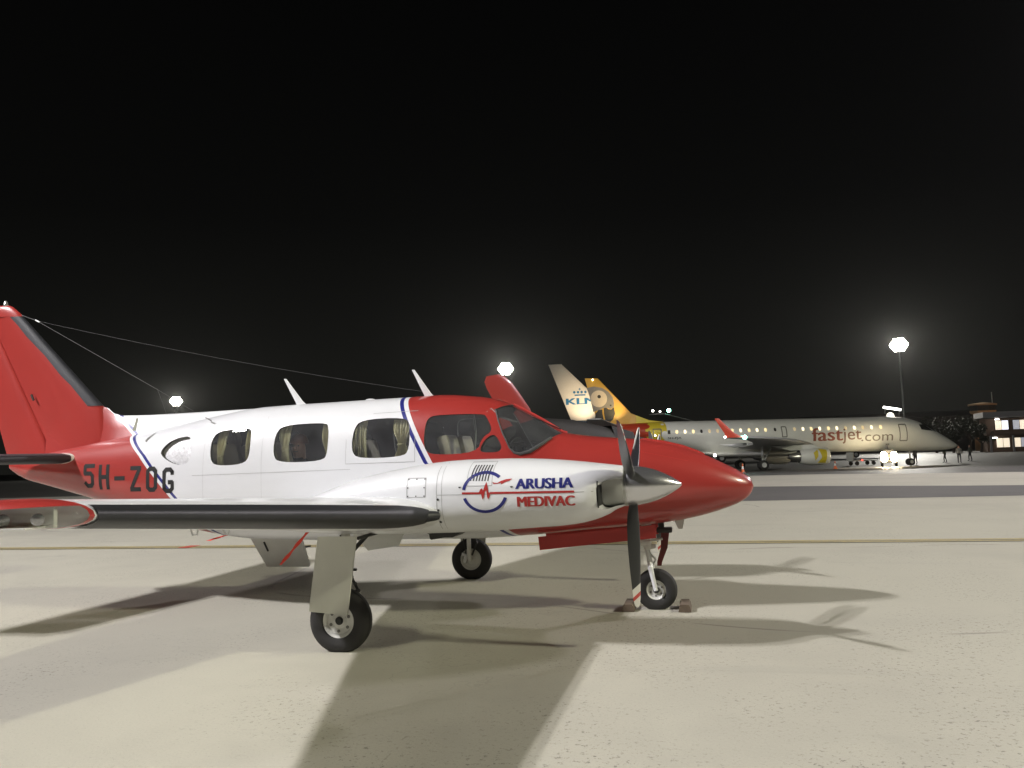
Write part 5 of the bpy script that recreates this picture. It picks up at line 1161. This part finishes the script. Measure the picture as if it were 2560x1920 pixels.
mb = MB(); mb.loft([[(r * math.cos(R(45 * k + 22)), r * math.sin(R(45 * k + 22)), z) for k in range(8)] for r, z in ((2.95, 9.6), (2.95, 9.9), (.5, 10.3))]); mb.build('roof', brn, TW, smooth=False)
mb = MB(); mb.tube([(1.9, 0, 9.9), (1.9, 0, 12.4)], .09, 6); mb.build('antenna', M['galv'], TW)
lamp('SPOT', (TWx + 6, TWy - 14, 1.0), 1500, (1.0, .62, .30), 'tower_uplight', .2, (TWx, TWy, 8), 60, .7)
hp_ = at_d(2180, 1090, 205); HX, HY = float(hp_[0]), float(hp_[1])
HG = empty('hangar', (HX, HY, zg(HY)), R(-8), 'dark low hangar with a lit strip lamp behind the regional jet', 'building')
hd_ = simple('hangar_sheet', (.07, .06, .055), .7, var=.3)
mb = MB(); mb.box((4, 8, 4.2), (44, 16, 8.4)); mb.build('wall', hd_, HG, smooth=False)
mb = MB(); mb.loft([[(x, -.3, 8.4), (x, 4, 9.5), (x, 8, 9.9), (x, 12, 9.5), (x, 16.3, 8.4)] for x in (-18.4, 26.4)]); mb.build('roof', hd_, HG, smooth=False)
sl_ = glow('strip_lamp', (1.0, .98, .92), 9)
Mi = Matrix.Rotation(R(8), 3, 'Z')
a_, b_ = Vector(at_d(2208, 1018, 203)) , Vector(at_d(2251, 1025, 203)); org = Vector((HX, HY, zg(HY)))
a_, b_ = Mi @ (a_ - org), Mi @ (b_ - org); b_.y = a_.y
mb = MB(); mb.tube([a_, b_], .28, 8); mb.build('strip_lamp', sl_, HG)
mb = MB(); mb.tube([(a_.x + .4, a_.y, a_.z), (a_.x + .4, a_.y + 1.8, a_.z - 1.6)], .06, 6); mb.tube([(b_.x - .4, b_.y, b_.z), (b_.x - .4, b_.y + 1.8, b_.z - 1.6)], .06, 6); mb.build('lamp_bracket', M['galv'], HG)
c_ = Mi @ (Vector(at_d(2226, 1040, 203)) - org); mb = MB(); mb.lathe([(-.1, .5), (0, .9), (.1, .9), (.3, .2)], (c_.x, c_.y, c_.z), 'y', 16); mb.build('wall_lamp', glow('wall_lamp_warm', (1, .95, .8), 1.2), HG)

def tree(px, d, h, w, label, seed):
    p = at_d(px, 1100, d); x, y = float(p[0]), float(p[1]); z = zg(y); rnd = random.Random(seed)
    T = empty('tree', (x, y, z), 0, label, 'tree', 'dark trees beside the terminal')
    mb = MB(); mb.tube([(0, 0, 0), (.1, 0, h * .25), (0, .1, h * .5)], [.26, .2, .1], 8)
    for k in range(6):
        a = k * 1.05 + rnd.random(); mb.tube([(.05, 0, h * (.25 + .03 * k)), (math.cos(a) * w * .3, math.sin(a) * w * .3, h * (.45 + .05 * k)), (math.cos(a) * w * .5, math.sin(a) * w * .5, h * (.58 + .05 * k))], [.1, .06, .03], 6)
    mb.build('trunk', simple('bark', (.08, .06, .045), .9), T)
    mb = MB(); cl = [(Vector((rnd.uniform(-.5, .5) * w, rnd.uniform(-.5, .5) * w, h * rnd.uniform(.42, .9))), rnd.uniform(.14, .26) * w) for _ in range(16)]
    for k in range(1500):
        c, r = cl[k % 16]; v = Vector((rnd.gauss(0, 1), rnd.gauss(0, 1), rnd.gauss(0, .8))).normalized() * r * rnd.uniform(.55, 1.05); q = c + v
        u = Vector((rnd.gauss(0, 1), rnd.gauss(0, 1), rnd.gauss(0, 1))).normalized(); t = u.orthogonal().normalized(); s = rnd.uniform(.12, .24)
        mb.add([q - u * s - t * s * .5, q + u * s - t * s * .5, q + u * s + t * s * .5, q - u * s + t * s * .5], [(0, 1, 2, 3)])
    mb.build('crown', M['leaf'], T, smooth=False, fix=False)
M['leaf'] = simple('leaf', (.035, .040, .020), .8, var=.4, scale=2)
tree(2340, 165, 7.0, 6.0, 'dark broad tree behind the regional jet nose', 1); tree(2382, 158, 5.6, 5.2, 'dark low tree between the jet nose and the tower', 2); tree(2425, 160, 7.2, 5.0, 'tall narrow dark tree close beside the brown tower', 3); tree(2452, 152, 5.2, 3.6, 'small dark tree in front of the brown tower', 4)

# ------------------------------------------------------------------ passenger at a cabin window
def passenger():
    hp = at(748, 1119, -.40); x, z = float(hp[0]), float(hp[2]); y = -.40
    J = [((x + .03, y + .10, z - .62), .16), ((x + .02, y + .08, z - .34), .17), ((x, y + .03, z - .15), .062), ((x - .005, y, z - .01), .085), ((x - .01, y - .005, z + .08), .07),
         ((x - .17, y + .05, z - .22), .075), ((x - .24, y - .02, z - .46), .055), ((x - .05, y - .10, z - .52), .045), ((x + .20, y + .08, z - .22), .075), ((x + .26, y, z - .46), .055), ((x + .10, y - .10, z - .52), .045), ((x - .02, y - .30, z - .60), .09), ((x + .10, y - .30 + .04, z - .62), .09)]
    Ed = [(0, 1), (1, 2), (2, 3), (3, 4), (1, 5), (5, 6), (6, 7), (1, 8), (8, 9), (9, 10)]
    J = J[:11]
    me = bpy.data.meshes.new('p'); me.from_pydata([j[0] for j in J], Ed, []); o = bpy.data.objects.new('p_tmp', me); COL.objects.link(o)
    o.modifiers.new('s', 'SKIN'); sb = o.modifiers.new('u', 'SUBSURF'); sb.levels = 2; sb.render_levels = 2
    for i, j in enumerate(J): me.skin_vertices[0].data[i].radius = (j[1], j[1])
    me.skin_vertices[0].data[0].use_root = True
    dg = bpy.context.evaluated_depsgraph_get(); m2 = bpy.data.meshes.new_from_object(o.evaluated_get(dg)); bpy.data.objects.remove(o, do_unlink=True)
    b_ = put('person', m2, [M['skin'], M['cloth']], None, angle=80)
    for f in m2.polygons: f.material_index = 0 if f.center.z > z - .12 else 1
    tag(b_, 'person in dark clothes sitting behind the middle cabin window', 'person')
    mb = MB()
    for s in (-1, 1): mb.lathe([(-.012, .002), (0, .012), (.012, .002)], (x + s * .032, y - .083, z + .02), 'y', 8)
    mb.tube([(x - .025, y - .085, z - .045), (x, y - .09, z - .047), (x + .025, y - .085, z - .045)], .006, 6); mb.build('facial_features', M['dark'], b_)
    mb = MB(); mb.tube([(x, y - .075, z + .02), (x, y - .10, z - .015), (x, y - .08, z - .02)], [.008, .014, .008], 8); mb.build('nose', M['skin'], b_)
    mb = MB(); rg = []
    for j in range(7):
        t = j / 6; r = .098 * math.cos(t * 1.45) + .004; rg.append([(x + r * math.cos(a), y + .012 + r * math.sin(a) * 1.02, z + .045 + .115 * math.sin(t * 1.5)) for a in np.linspace(0, 2 * math.pi, 17)[:-1]])
    mb.loft(rg); mb.build('hair', simple('hair', (.16, .07, .04), .8), b_)
    seat(x - .02, y + .12)
passenger()

# ------------------------------------------------------------------ night air: a thin even haze that picks up the floodlights
HZ = MB(); HZ.box((0, 400, 14.0), (2000, 1760, 31.0)); hz = HZ.mesh('haze')
hm = bpy.data.materials.new('haze_air'); hm.use_nodes = True; nt = hm.node_tree; nt.nodes.clear()
ho = nt.nodes.new('ShaderNodeOutputMaterial'); pv = nt.nodes.new('ShaderNodeVolumePrincipled'); pv.inputs['Density'].default_value = HAZE; pv.inputs['Color'].default_value = (.92, .93, .92, 1); pv.inputs['Anisotropy'].default_value = .82
nt.links.new(pv.outputs[0], ho.inputs['Volume'])
hz_o = put('haze', hz, hm, None, smooth=False); hz_o['kind'] = 'stuff'; tag(hz_o, 'thin night haze over the whole apron', 'haze')
